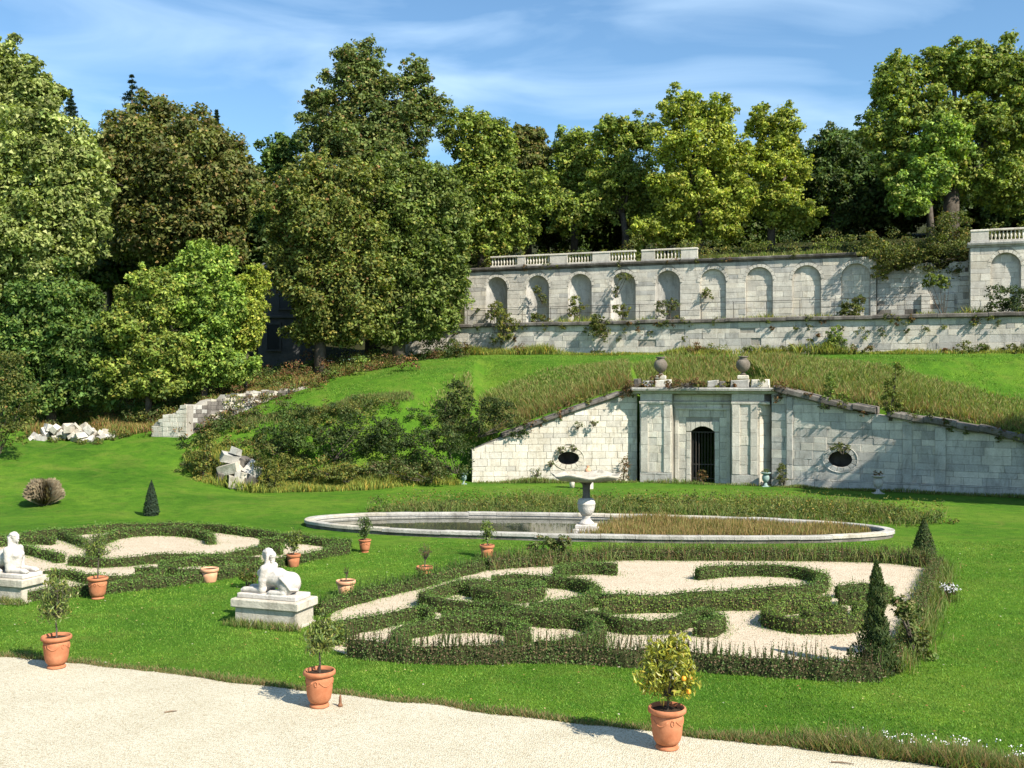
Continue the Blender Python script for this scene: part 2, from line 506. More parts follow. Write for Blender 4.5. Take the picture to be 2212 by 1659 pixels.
def clumpy_crown(lobes, n_leaf, leaf, palette, fill=0.85, clump=0.30, shell=.5, gap_seed=0, flat=0.8, tone=0.18, tri=False, soft=.0):
    """lobes: [(centre, radii)] in metres.  Leaves sit on many small clumps spread through the lobes."""
    pal = PAL[palette] if isinstance(palette, str) else palette
    vols = np.array([r[0] * r[1] * r[2] for c, r in lobes]) ** (2 / 3)
    share = vols / vols.sum()
    parts = []
    for (c, r), s in zip(lobes, share):
        c, r = np.asarray(c, float), np.asarray(r, float)
        m = max(40, int(n_leaf * s))
        rc0 = clump * r.mean()
        nc = max(7, int(fill * 3.2 / clump ** 2))
        d = rand_unit(nc)
        rad = (shell + (1 - shell) * RNG.random((nc, 1)) ** .7)
        cc = c + d * rad * r * RNG.uniform(.82, 1.2, (nc, 1))
        rc = rc0 * RNG.uniform(.35, 1.3, nc)
        ctone = 1 + RNG.normal(0, tone, nc)
        which = RNG.choice(nc, m, p=rc ** 2 / (rc ** 2).sum())
        dl = rand_unit(m)
        dl[:, 2] = np.where(RNG.random(m) < .45, np.abs(dl[:, 2]), dl[:, 2])
        rr = rc[which][:, None] * RNG.uniform(.35, 1.12, (m, 1)) * np.array([1.15, 1.15, flat])
        pos = cc[which] + dl * rr
        loose = RNG.random(m) < soft
        nl = int(loose.sum())
        if nl:
            dd_ = rand_unit(nl)
            bump_ = 1 + .10 * np.sin(dd_[:, :1] * 9 + c[0]) * np.sin(dd_[:, 1:2] * 8 + c[2]) + .08 * np.sin(dd_[:, 2:] * 13 + c[1])
            pos[loose] = c + dd_ * r * RNG.uniform(.30, .90, (nl, 1)) * bump_
            dl[loose] = dd_
        stray = RNG.random(m) < .06
        pos[stray] += rand_unit(stray.sum()) * (rc0 * RNG.uniform(.2, .6, (stray.sum(), 1))) + np.array([0, 0, .15 * rc0])
        nrm = dl * .75 + rand_unit(m) * .8 + np.array([0, 0, .35])
        L = leaf * RNG.uniform(.6, 1.35, m)
        t = pick_tint(m, pal) * ctone[which][:, None].clip(.6, 1.5)
        parts.append(leaf_cloud(pos, nrm, L, L * (.85 if tri else .62), t, .2, tri))
    return join(parts)

def px_lobes(lobes, d, depth=.8):
    """lobes given as ellipses in photo pixels at distance d (or with their own d)"""
    out = []
    for L in lobes:
        dd = L[4] if len(L) > 4 else d
        rx, rz = L[2] * dd / F, L[3] * dd / F
        out.append((P(L[0], L[1], dd), (rx, max(rx, rz) * depth if abs(rx - rz) > .1 else rx * depth, rz)))
    return out

def make_tree(name, label, lobes_px, d, n_leaf, leaf, pal, trunk_px=None, base_z=None, group=None, trunk_r=.35, cat='tree', mat='leaf', **kw):
    lobes = px_lobes(lobes_px, d)
    cx = np.mean([c[0] for c, r in lobes])
    tx = (trunk_px - CX) / F * d if trunk_px is not None else cx
    bz = ground_z(tx, d) if base_z is None else base_z
    root = thing(name, label, cat, (tx, d, bz), 0, group)
    off = np.array([tx, d, bz])
    # trunk and limbs
    mb = MB()
    ztop = max(c[2] for c, r in lobes) - bz
    zlow = min(c[2] - r[2] * .5 for c, r in lobes) - bz
    fork = np.array([(cx - tx) * .35, 0, max(zlow, ztop * .35)])
    mb.tube([(0, 0, -.4), (trunk_r * .2, 0, fork[2] * .5), fork], [trunk_r * 1.25, trunk_r, trunk_r * .78], 8)
    for c, r in lobes:
        e = c - off
        mid = fork * .5 + e * .5 + RNG.normal(0, .35, 3) + np.array([0, 0, .4])
        mb.tube([fork, mid, e], [trunk_r * .55, trunk_r * .36, trunk_r * .16], 6)
        for _ in range(4):
            q = e + rand_unit(1)[0] * np.array(r) * .85
            mb.tube([mid * .35 + e * .65, (e + q) / 2 + RNG.normal(0, .2, 3), q], [trunk_r * .18, trunk_r * .11, trunk_r * .04], 5)
    mb.build('trunk', 'bark', root, True)
    pal = [(w_, tuple(v * 1.6 for v in c_)) for w_, c_ in PAL[pal]]
    airy = kw.pop('airy', False)
    for k_ in ('fill', 'clump'): kw.pop(k_, None)
    kw = {**(dict(fill=.9, clump=.21, shell=.35, soft=.20, flat=.95) if airy else dict(fill=1.15, clump=.22, soft=.24, flat=1.0)), **kw}
    V, Fc, T = clumpy_crown([(c - off, r) for c, r in lobes], int(n_leaf * (3.6 if airy else 4.0)), leaf * .99, pal, tri=True, **kw)
    np_mesh('crown', V, Fc, mat, root, T)
    return root

def make_bush(name, label, lobes, n_leaf, leaf, pal, base, group=None, cat='shrub', stems=5, mat='leaf', **kw):
    """lobes in world metres"""
    base = np.asarray(base, float)
    root = thing(name, label, cat, base, 0, group)
    mb = MB()
    for c, r in lobes:
        for _ in range(max(1, stems // len(lobes) + 1)):
            q = np.asarray(c) - base + rand_unit(1)[0] * np.asarray(r) * .6
            p0 = np.array([RNG.normal(0, .06), RNG.normal(0, .06), -.05])
            mb.tube([p0, p0 * .5 + q * .5 + RNG.normal(0, .05, 3), q], [.035, .024, .008], 5)
    mb.build('stem', 'bark', root)
    V, Fc, T = clumpy_crown([(np.asarray(c) - base, r) for c, r in lobes], n_leaf, leaf, pal, **kw)
    np_mesh('foliage', V, Fc, mat, root, T)
    return root

def px_bush(name, label, lobes_px, d, n_leaf, leaf, pal, base_px=None, z=None, **kw):
    lobes = px_lobes(lobes_px, d, kw.pop('depth', .8))
    low = min(range(len(lobes)), key=lambda i: lobes[i][0][2] - lobes[i][1][2])
    bx = lobes[low][0][0]
    bz = lobes[low][0][2] - lobes[low][1][2] * .9 if z is None else z
    return make_bush(name, label, lobes, n_leaf, leaf, pal, (bx, d, bz), **kw)

# ------------------------------------------------------------------ grass blades
def blades(pts, h, w, pal, lean=.35, jitter=.2, seg=1):
    n = len(pts)
    h = np.asarray(h) * np.ones(n); w = np.asarray(w) * np.ones(n)
    a = RNG.uniform(0, 2 * np.pi, n)
    side = np.stack([np.cos(a), np.sin(a), np.zeros(n)], 1)
    ln = np.stack([RNG.normal(0, lean, n), RNG.normal(0, lean, n), np.ones(n)], 1)
    top = pts + ln * h[:, None]
    t = pick_tint(n, PAL[pal] if isinstance(pal, str) else pal, jitter) * 1.7
    if seg == 1:
        V = np.stack([pts - side * w[:, None] / 2, pts + side * w[:, None] / 2, top], 1).reshape(-1, 3)
        return V, np.arange(n * 3).reshape(n, 3), np.repeat(t, 3, 0)
    mid = pts + ln * h[:, None] * np.array([.3, .3, .5])
    V = np.stack([pts, mid + side * w[:, None] * .5, top, mid - side * w[:, None] * .5], 1).reshape(-1, 3)
    return V, np.arange(n * 4).reshape(n, 4), np.repeat(t, 4, 0)

def in_poly(x, y, poly):
    poly = np.asarray(poly)
    inside = np.zeros(len(x), bool)
    j = len(poly) - 1
    for i in range(len(poly)):
        xi, yi, xj, yj = *poly[i][:2], *poly[j][:2]
        c = ((yi > y) != (yj > y)) & (x < (xj - xi) * (y - yi) / (yj - yi + 1e-12) + xi)
        inside ^= c
        j = i
    return inside

def edge_dist(x, y, poly):
    p = np.asarray(poly)[:, :2]; d = np.full(len(x), 1e9)
    for a, c in zip(p, np.roll(p, -1, 0)):
        e = c - a
        t = (((x - a[0]) * e[0] + (y - a[1]) * e[1]) / (e @ e + 1e-9)).clip(0, 1)
        d = np.minimum(d, np.hypot(x - a[0] - t * e[0], y - a[1] - t * e[1]))
    return d
def sample_poly(poly, n, accept=None, feather=0.0):
    poly = np.asarray(poly)[:, :2]
    lo, hi = poly.min(0), poly.max(0)
    out = []
    got = 0
    for _ in range(60):
        q = lo + (hi - lo) * RNG.random((n * 2, 2))
        k = in_poly(q[:, 0], q[:, 1], poly)
        if feather: k &= RNG.random(len(k)) < sstep(0, feather, edge_dist(q[:, 0], q[:, 1], poly) * (1 + .7 * vnoise(q[:, 0], q[:, 1], .9)))
        if accept is not None: k &= accept(q[:, 0], q[:, 1])
        out.append(q[k]); got += k.sum()
        if got >= n: break
    return np.concatenate(out)[:n]

def vnoise(x, y, s):
    """cheap smooth value noise for patchiness"""
    return (np.sin(x * s * 1.3 + 1.7 * np.sin(y * s * .9 + 2)) + np.sin(y * s * 1.7 + 1.3 * np.sin(x * s * 1.1)) + np.sin((x + y) * s * .7 + 4)) / 3

# ------------------------------------------------------------------ terrain heights
_front = [(-60, 10), (-30, 10), (0, 10), (30, 10), (-60, 30), (-30, 30), (-10, 30), (10, 30), (-20, 40), (-8, 45), (4, 45), (-35, 42), (-60, 40), (-2, 58), (-6, 55), (-11, 54)]
_px = [(-100, 1098, 48), (0, 1100, 48.5), (200, 1110, 47), (200, 1020, 57), (200, 945, 66), (0, 960, 62), (400, 935, 64.5), (330, 1050, 54),
       (500, 1055, 57), (560, 1062, 57), (700, 1052, 59.5), (480, 903, 66.5), (600, 862, 69), (750, 822, 72.5), (850, 793, 76), (1000, 766, 81.5),
       (700, 888, 66), (900, 850, 67), (560, 940, 63.5), (800, 900, 64.5),
       (1040, 950, 63.4), (1200, 893, 63.4), (1340, 850, 63.4), (1400, 824, 63.5), (1520, 824, 62.5), (1670, 828, 61.2), (1700, 838, 60.6), (1800, 862, 59.3), (1960, 890, 57.6), (2100, 912, 56.2), (2212, 935, 55), (2330, 962, 53.8),
       (1300, 765, 78), (1700, 762, 74), (2000, 760, 70.5), (2212, 757, 68.2), (2500, 752, 65),
       (1150, 800, 71), (1550, 788, 67.5), (1950, 800, 63.5), (2150, 815, 61), (-400, 930, 66)]
_ctrl = np.array([(x, y, 0.0) for x, y in _front] + [tuple(P(*p)) for p in _px])
def _tps(r2):
    return np.where(r2 > 1e-9, .5 * r2 * np.log(r2 + 1e-12), 0)
_A = _ctrl[:, :2]
_K = _tps(((_A[:, None] - _A[None]) ** 2).sum(-1)) + np.eye(len(_A)) * 1.5
_Pm = np.c_[np.ones(len(_A)), _A]
_S = np.linalg.solve(np.block([[_K, _Pm], [_Pm.T, np.zeros((3, 3))]]), np.r_[_ctrl[:, 2], 0, 0, 0])
def sstep(a, b, v):
    t = np.clip((np.asarray(v, float) - a) / (b - a), 0, 1)
    return t * t * (3 - 2 * t)
def hill(x, y):
    x, y = np.asarray(x, float), np.asarray(y, float)
    q = np.stack([x.ravel(), y.ravel()], 1)
    z = _tps(((q[:, None] - _A[None]) ** 2).sum(-1)) @ _S[:len(_A)] + np.c_[np.ones(len(q)), q] @ _S[len(_A):]
    z = np.maximum(z, 0) * sstep(43, 48, q[:, 1])
    lim = np.interp(q[:, 0], WALL_X, WALL_Z) + np.maximum(LW0[0] - q[:, 0], 0) * 3 + .04 + np.maximum(q[:, 1] - y_front(q[:, 0]), 0) * .42
    z = np.where(q[:, 1] >= y_front(q[:, 0]), np.minimum(z, lim), z)
    return z.reshape(x.shape)


TAN20 = math.tan(math.radians(20))
def y_low_wall(x):  return 82.0 - TAN20 * (x + 3.93)      # face of the lower terrace wall
def y_arcade(x):    return 90.0 - TAN20 * (x + 4.3)       # face of the arcaded wall
# grotto front: plan corners
PAV_C = np.array([11.5, 61.6]); PAV_A = math.radians(-18)
PAV_U = np.array([math.cos(PAV_A), math.sin(PAV_A)]); PAV_N = np.array([PAV_U[1], -PAV_U[0]])
PAV_N = np.array([math.sin(PAV_A), -math.cos(PAV_A)])
def pav(t, n=0.0): return PAV_C + PAV_U * t + PAV_N * n
LW0, LW1 = np.array([-2.45, 62.55]), np.array([7.75, 63.45])
RW0, RW1 = np.array([15.3, 60.35]), np.array([31.0, 52.3])
_fx = [-200, -12, LW0[0], LW1[0], pav(-3.6)[0], pav(4.1)[0], RW0[0] + .4, RW1[0], 90]
_fy = [60, 60, LW0[1] + 1.3, LW1[1] + 1.3, pav(-3.6, -5.4)[1], pav(4.1, -5.4)[1], RW0[1] + 1.3, RW1[1] + 1.4, 40]
def y_front(x): return np.interp(x, _fx, _fy)

def _on_wall(p0, p1, px, py):
    # point of a wall line seen at a photo column, and the height there
    k = (px - CX) / F; u = (p1 - p0) / np.hypot(*(p1 - p0))
    s = (k * p0[1] - p0[0]) / (u[0] - k * u[1])
    q = p0 + u * s
    return q[0], CAM_H - (py - CY) / F * q[1]
_wz = [_on_wall(LW0, LW1, *p) for p in ((1020, 962), (1100, 930), (1200, 893), (1340, 846), (1385, 838))] + [(8.3, 5.80), (15.3, 5.80)] + [_on_wall(RW0, RW1, *p) for p in ((1690, 838), (1800, 864), (1960, 893), (2100, 915), (2212, 938), (2420, 985))]
WALL_X, WALL_Z = np.array([p[0] for p in _wz]), np.array([p[1] for p in _wz])

def ground_z(x, y):
    """height of the lawn, the bank, the terraces or the wood at one point"""
    x, y = float(x), float(y)
    if x > -4.2 and y > y_arcade(x) + .4: return float(wood_z(x, y))
    if x > -4.2 and y > y_low_wall(x): return 10.55
    if y > y_low_wall(x): return float(wood_z(x, y))
    w = float(sstep(-9, -2.5, x))
    h = float(hill(np.array([x]), np.array([y]))[0])
    return h if y > y_front(x) else h * (1 - w)
def wood_z(x, y):
    x, y = np.asarray(x, float), np.asarray(y, float)
    k = sstep(-9, -4.3, x)
    left = np.minimum(hill(x, y_low_wall(x)), 8.6) + (y - y_low_wall(x)) * .3
    right = 16.0 + np.maximum(y - y_arcade(x), 0) * .16
    return left * (1 - k) + right * k
def ground_arr(x, y):
    h = hill(x, y)
    return np.where(y > y_front(x), h, h * (1 - sstep(-9, -2.5, x)))
# ------------------------------------------------------------------ ground sheets
def grid_sheet(name, X, Y, Z, mat):
    nr, nc = X.shape
    co = np.stack([X, Y, Z], -1).reshape(-1, 3)
    i = np.arange(nr * nc).reshape(nr, nc)
    f = np.stack([i[:-1, :-1], i[:-1, 1:], i[1:, 1:], i[1:, :-1]], -1).reshape(-1, 4)
    o = np_mesh(name, co, f, mat, None, None, True)
    o['kind'] = 'structure'
    return o

xs = np.concatenate([np.linspace(-150, -45, 22), np.arange(-44, 36, .7), np.linspace(36.5, 110, 16)])
rows = []
n1, n2 = 86, 40
tA = np.linspace(0, 1, n1) ** .9
tB = np.linspace(0, 1, n2)
yf = y_front(xs)
w = sstep(-9, -2.5, xs)
gap = .12 + (1 - w) * 2.0
YA = -25 + (yf[None] + 25) * tA[:, None]
ytop = np.maximum(y_low_wall(xs) + .25, yf + gap + 1.0)
YB = (yf + gap)[None] + (ytop - yf - gap)[None] * tB[:, None]
XA, XB = np.repeat(xs[None], n1, 0), np.repeat(xs[None], n2, 0)
ZA = hill(XA, YA) * (1 - w)[None]
ZB = hill(XB, YB)
rough = lambda x, y: .03 * vnoise(x, y, 1.1) + .02 * vnoise(x, y, 2.9)
ZA += np.where(YA > 30, rough(XA, YA) * sstep(30, 60, YA) * (1 - w)[None], 0)
ZB += rough(XB, YB) * 1.5
grid_sheet('lawn', np.vstack([XA, XB]), np.vstack([YA, YB]), np.vstack([ZA, ZB]), 'lawn')

# ground of the wood behind and beside the terraces
xw = np.concatenate([np.linspace(-170, -45, 20), np.arange(-44, 44, 1.0), np.linspace(45, 140, 14)])
tw = np.linspace(0, 1, 44) ** 1.4
y0 = np.where(xw < -4.3, y_low_wall(xw) + .2, y_arcade(xw) + 1.35)
y0 = np.maximum(y0, 58)
YW = y0[None] + (230 - y0)[None] * tw[:, None]
YW = np.vstack([YW[:1] - .05, YW])
tw = np.r_[0, tw]
XW = np.repeat(xw[None], len(tw), 0)
ZW = wood_z(XW, YW) + .12 * vnoise(XW, YW, .7)
ZW[0] = np.where(xw > -13, 7.5, ZW[0])
grid_sheet('woodland_ground', XW, YW, ZW, 'forest_floor')

# ledge between the two terrace walls
xl = np.arange(-4.3, 46, .8)
YL = np.stack([y_low_wall(xl) + .3 + (y_arcade(xl) - y_low_wall(xl) + .1) * t for t in np.linspace(0, 1, 7)])
XL = np.repeat(xl[None], 7, 0)
grid_sheet('terrace_ledge', XL, YL, 10.45 + np.linspace(0, .5, 7)[:, None] + .05 * vnoise(XL, YL, 1.5), 'rough')

# gravel forecourt
edge_px = [(-420, 1372), (-200, 1396), (-60, 1411), (0, 1419), (150, 1432), (300, 1447), (550, 1480), (740, 1502), (900, 1519), (1050, 1540), (1200, 1557), (1467, 1588),
           (1662, 1611), (1815, 1628), (2037, 1656), (2212, 1678), (2450, 1705), (2700, 1730)]
edge = np.array([G(*p)[:2] for p in edge_px])
e_t = np.linspace(0, 1, len(edge))
e_d = np.interp(np.linspace(0, 1, 240), e_t, edge[:, 0]), np.interp(np.linspace(0, 1, 240), e_t, edge[:, 1])
EDGE = np.stack(e_d, 1)
EDGE[:, 1] += .06 * vnoise(EDGE[:, 0], EDGE[:, 0] * 0, 3.1) + .03 * vnoise(EDGE[:, 0] * 3, EDGE[:, 0], 2.3)
def y_gravel(x): return np.interp(x, EDGE[:, 0], EDGE[:, 1])
tg = np.linspace(0, 1, 30)
YG = -24 + (EDGE[:, 1][None] + 24) * tg[:, None]
XG = np.repeat(EDGE[:, 0][None], len(tg), 0)
grid_sheet('gravel_path', XG, YG, np.full_like(XG, .012) + .006 * vnoise(XG, YG, 2.0), 'gravel')

# ------------------------------------------------------------------ masonry
class Frame:
    """vertical wall plane: s runs along it, n points out of it"""
    def __init__(self, p0, p1):
        self.o = np.array(p0, float)
        d = np.array(p1, float) - self.o
        self.L = float(np.hypot(*d))
        self.u = d / self.L
        self.n = np.array([self.u[1], -self.u[0]])
    def pt(self, s, z, n=0.0):
        q = self.o + self.u * s + self.n * n
        return (float(q[0]), float(q[1]), float(z))
    def s_of_px(self, px):
        k = (px - CX) / F
        # (ox + s ux) = k (oy + s uy)
        return float((k * self.o[1] - self.o[0]) / (self.u[0] - k * self.u[1]))
    def d_of(self, s): return float(self.o[1] + self.u[1] * s)
    def z_of(self, s, py): return CAM_H - (py - CY) / F * self.d_of(s)

class Arch:
    def __init__(self, sc, r, zs, zb, ring=.28): self.sc, self.r, self.zs, self.zb, self.ring = sc, r, zs, zb, ring
    def outer(self, z):
        if z < self.zb or z > self.zs + self.r + self.ring: return None
        if z <= self.zs: return self.sc - self.r, self.sc + self.r
        h = math.sqrt(max((self.r + self.ring) ** 2 - (z - self.zs) ** 2, 0))
        return self.sc - h, self.sc + h
    def hole(self, s):
        t = self.r ** 2 - (s - self.sc) ** 2
        return self.zb, self.zs + math.sqrt(max(t, 0))
    def span(self): return self.sc - self.r, self.sc + self.r
    def ring_quads(self, n=11):
        out = []
        for i in range(n):
            a0, a1 = math.pi * (1 - i / n), math.pi * (1 - (i + 1) / n)
            g = .012
            R0, R1 = self.r + .004, self.r + self.ring - .01
            out.append([(self.sc + R0 * math.cos(a0 - g), self.zs + R0 * math.sin(a0 - g)), (self.sc + R0 * math.cos(a1 + g), self.zs + R0 * math.sin(a1 + g)),
                        (self.sc + R1 * math.cos(a1 + g), self.zs + R1 * math.sin(a1 + g)), (self.sc + R1 * math.cos(a0 - g), self.zs + R1 * math.sin(a0 - g))])
        return out

class Oculus:
    def __init__(self, sc, zc, a, b, ring=.26): self.sc, self.zc, self.a, self.b, self.ring = sc, zc, a, b, ring
    def outer(self, z):
        t = 1 - ((z - self.zc) / (self.b + self.ring)) ** 2
        if t <= 0: return None
        h = (self.a + self.ring) * math.sqrt(t)
        return self.sc - h, self.sc + h
    def hole(self, s):
        h = self.b * math.sqrt(max(1 - ((s - self.sc) / self.a) ** 2, 0))
        return self.zc - h, self.zc + h
    def span(self): return self.sc - self.a, self.sc + self.a
    def ring_quads(self, n=14):
        out = []
        for i in range(n):
            a0, a1 = 2 * math.pi * i / n + .02, 2 * math.pi * (i + 1) / n - .02
            p = lambda a, k: (self.sc + (self.a + k) * math.cos(a), self.zc + (self.b + k) * math.sin(a))
            out.append([p(a0, .004), p(a0, self.ring), p(a1, self.ring), p(a1, .004)])
        return out

class Doorway:
    def __init__(self, s0, s1, z0, zs, rise): self.s0, self.s1, self.z0, self.zs, self.rise = s0, s1, z0, zs, rise
    def outer(self, z):
        return (self.s0 - .28, self.s1 + .28) if z < self.zs + self.rise + .3 else None
    def hole(self, s):
        m, h = (self.s0 + self.s1) / 2, (self.s1 - self.s0) / 2
        return self.z0, self.zs + self.rise * max(1 - ((s - m) / h) ** 2, 0)
    def span(self): return self.s0, self.s1
    def ring_quads(self):
        out, n = [], 5
        for i in range(n):
            sa, sb = self.s0 + (self.s1 - self.s0) * i / n, self.s0 + (self.s1 - self.s0) * (i + 1) / n
            out.append([(sa + .006, self.hole(sa)[1] + .004), (sb - .006, self.hole(sb)[1] + .004), (sb - .006, self.zs + self.rise + .29), (sa + .006, self.zs + self.rise + .29)])
        z = self.z0
        while z < self.zs - .05:
            z2 = min(z + .52, self.zs)
            out.append([(self.s0 - .27, z + .006), (self.s0 - .004, z + .006), (self.s0 - .004, z2 - .006), (self.s0 - .27, z2 - .006)])
            out.append([(self.s1 + .004, z + .006), (self.s1 + .27, z + .006), (self.s1 + .27, z2 - .006), (self.s1 + .004, z2 - .006)])
            z = z2
        out.append([(self.s0 - .27, self.zs + .006), (self.s0 - .006, self.zs + .006), (self.s0 - .006, self.zs + self.rise + .29), (self.s0 - .27, self.zs + self.rise + .29)])
        out.append([(self.s1 + .006, self.zs + .006), (self.s1 + .27, self.zs + .006), (self.s1 + .27, self.zs + self.rise + .29), (self.s1 + .006, self.zs + self.rise + .29)])
        return out

def backing(name, fr, s0, s1, zb, zt, openings, thick, mat, parent, off, n=0.0, step=.8):
    """wall body with real openings: front face, back, top, ends"""
    S = set(np.linspace(s0, s1, max(2, int((s1 - s0) / step) + 1)).round(4))
    for o in openings:
        a, b = o.span()
        S = {s for s in S if not (a - .02 < s < b + .02)} | set(np.linspace(a, b, 19).round(4))
    S = sorted(S)
    V, Fc = [], []
    def vert(s, z, k):
        p = fr.pt(s, z, k)
        V.append((p[0] - off[0], p[1] - off[1], p[2] - off[2])); return len(V) - 1
    def quad(a, b, c, d): Fc.append((a, b, c, d))
    for sa, sb in zip(S[:-1], S[1:]):
        m = (sa + sb) / 2
        op = next((o for o in openings if o.span()[0] < m < o.span()[1]), None)
        if op is None:
            quad(vert(sa, zb(sa), n), vert(sb, zb(sb), n), vert(sb, zt(sb), n), vert(sa, zt(sa), n))
        else:
            la, ha = op.hole(sa); lb, hb = op.hole(sb)
            if la > zb(sa) + .01: quad(vert(sa, zb(sa), n), vert(sb, zb(sb), n), vert(sb, lb, n), vert(sa, la, n))
            quad(vert(sa, ha, n), vert(sb, hb, n), vert(sb, zt(sb), n), vert(sa, zt(sa), n))
        quad(vert(sa, zt(sa), n), vert(sb, zt(sb), n), vert(sb, zt(sb), n - thick), vert(sa, zt(sa), n - thick))
    for s, fl in ((S[0], 1), (S[-1], 0)):
        q = [vert(s, zb(s), n), vert(s, zb(s), n - thick), vert(s, zt(s), n - thick), vert(s, zt(s), n)]
        Fc.append(tuple(q if fl == 0 else q[::-1]))
    return mesh_obj(name, V, Fc, mat, parent)

def reveal(name, fr, op, depth, mat, parent, off, n=0.0, apse=False, closed=True):
    """inside of an opening: a straight recess, or a shallow apse with a half dome"""
    V, Fc = [], []
    def vert(s, z, k):
        p = fr.pt(s, z, k)
        V.append((p[0] - off[0], p[1] - off[1], p[2] - off[2])); return len(V) - 1
    if apse:
        na, nz = 14, 6
        for i in range(na + 1):
            th = math.pi * i / na
            for j in range(nz + 1):
                vert(op.sc - op.r * math.cos(th), op.zb + (op.zs - op.zb) * j / nz, n - depth * math.sin(th))
        for i in range(na):
            for j in range(nz):
                a = i * (nz + 1) + j
                Fc.append((a, a + nz + 1, a + nz + 2, a + 1))
        o2 = len(V); nd = 7
        for i in range(na + 1):
            th = math.pi * i / na
            for j in range(nd + 1):
                ph = math.pi / 2 * j / nd
                vert(op.sc - op.r * math.cos(th) * math.cos(ph), op.zs + op.r * math.sin(ph), n - depth * math.sin(th) * math.cos(ph))
        for i in range(na):
            for j in range(nd):
                a = o2 + i * (nd + 1) + j
                Fc.append((a, a + nd + 1, a + nd + 2, a + 1))
        return mesh_obj(name, V, Fc, mat, parent, True)
    a, b = op.span()
    ss = np.linspace(a, b, 19)
    lo = [(s, op.hole(s)[0]) for s in ss]; hi = [(s, op.hole(s)[1]) for s in ss]
    loop = lo + hi[::-1]
    m = len(loop)
    f = [vert(s, z, n) for s, z in loop]
    k = [vert(s, z, n - depth) for s, z in loop]
    for i in range(m):
        j = (i + 1) % m
        Fc.append((f[i], k[i], k[j], f[j]))
    if closed:
        for i in range(18):
            Fc.append((k[i], k[i + 1], k[m - 2 - i], k[m - 1 - i]))
    return mesh_obj(name, V, Fc, mat, parent)

def stone(fr, q, n0, n1, mat, parent, off, name='stone', bev=.014):
    """one dressed block: a quad in the wall plane from depth n0 out to n1, with worn edges"""
    q = [(s + random.uniform(-.006, .006), z + random.uniform(-.005, .005)) for s, z in q]
    cs = sum(p[0] for p in q) / 4; cz = sum(p[1] for p in q) / 4
    V = []
    nf = n1 + random.uniform(-.012, .012)
    tilt = random.uniform(-.008, .008)
    for k in (0, 1, 2):
        for s, z in q:
            if k == 2:
                ds, dz = cs - s, cz - z
                s2 = s + math.copysign(min(bev, abs(ds) * .5), ds); z2 = z + math.copysign(min(bev, abs(dz) * .5), dz)
                p = fr.pt(s2, z2, nf + tilt * (1 if s > cs else -1))
            else:
                p = fr.pt(s, z, n0 if k == 0 else nf - bev)
            V.append((p[0] - off[0], p[1] - off[1], p[2] - off[2]))
    Fc = [(8, 9, 10, 11)]
    for k in (0, 4):
        for j in range(4):
            j2 = (j + 1) % 4
            Fc.append((k + j, k + j2, k + 4 + j2, k + 4 + j))
    return (V, Fc)

def course_quads(s0, s1, zb, zt_f, openings, ch, wmin, wmax, gap=.012, miss=0.0):
    """blocks of a coursed wall, cut round the openings and under a raking top"""
    out = []
    z = zb
    zmax = max(zt_f(s0), zt_f(s1), zt_f((s0 + s1) / 2))
    while z < zmax - .05:
        h = ch * random.uniform(.72, 1.28)
        z2 = z + h
        zm = (z + z2) / 2
        cuts = sorted([(o.outer(zm), o) for o in openings if o.outer(zm)], key=lambda c: c[0][0])
        iv, cur, curo = [], s0, None
        for (a, b), o in cuts:
            if a > cur + .03: iv.append((cur, a, curo, o))
            cur, curo = max(cur, b), o
        if cur < s1 - .03: iv.append((cur, s1, curo, None))
        for a, b, oa, ob in iv:
            s = a
            while s < b - .02:
                e = s + random.uniform(wmin, wmax)
                if b - e < wmin * .55: e = b
                def lim(o, zz, side, dflt):
                    if o is None: return dflt
                    r = o.outer(zz)
                    return (r[side] if r else (o.outer(zm)[side] + (getattr(o, 'sc', dflt) - o.outer(zm)[side]) * .3))
                la, lb = (lim(oa, z + gap, 1, s), lim(oa, z2 - gap, 1, s)) if (s == a and oa) else (s, s)
                ra, rb = (lim(ob, z + gap, 0, e), lim(ob, z2 - gap, 0, e)) if (e == b and ob) else (e, e)
                ta, tb = min(z2, zt_f(s)), min(z2, zt_f(min(e, s1)))
                if ta - z > .07 and tb - z > .07 and random.random() > miss and ra - la > .06:
                    out.append([(la + gap / 2, z + gap / 2), (ra - gap / 2, z + gap / 2), (rb - gap / 2, tb - gap / 2), (lb + gap / 2, ta - gap / 2)])
                s = e
        z = z2
    return out

def lay(fr, quads, n0, n1, mat, parent, off, name='stone', most=300):
    """each block its own object up to the limit, the smallest of the rest joined into one part"""
    geo = [stone(fr, q, n0, n1, mat, parent, off) for q in quads]
    size = [abs(q[1][0] - q[0][0]) * abs(q[3][1] - q[0][1]) for q in quads]
    order = sorted(range(len(geo)), key=lambda i: -size[i])
    rest = MB()
    for r, i in enumerate(order):
        m2 = mat if isinstance(mat, str) else random.choices([a for a, _ in mat], [b for _, b in mat])[0]
        if r < most: mesh_obj(name, geo[i][0], geo[i][1], m2, parent)
        else: rest.add(*geo[i])
    if rest.V:
        o = rest.build('small_stones', mat if isinstance(mat, str) else mat[0][0], parent)
        o['kind'] = 'stuff'

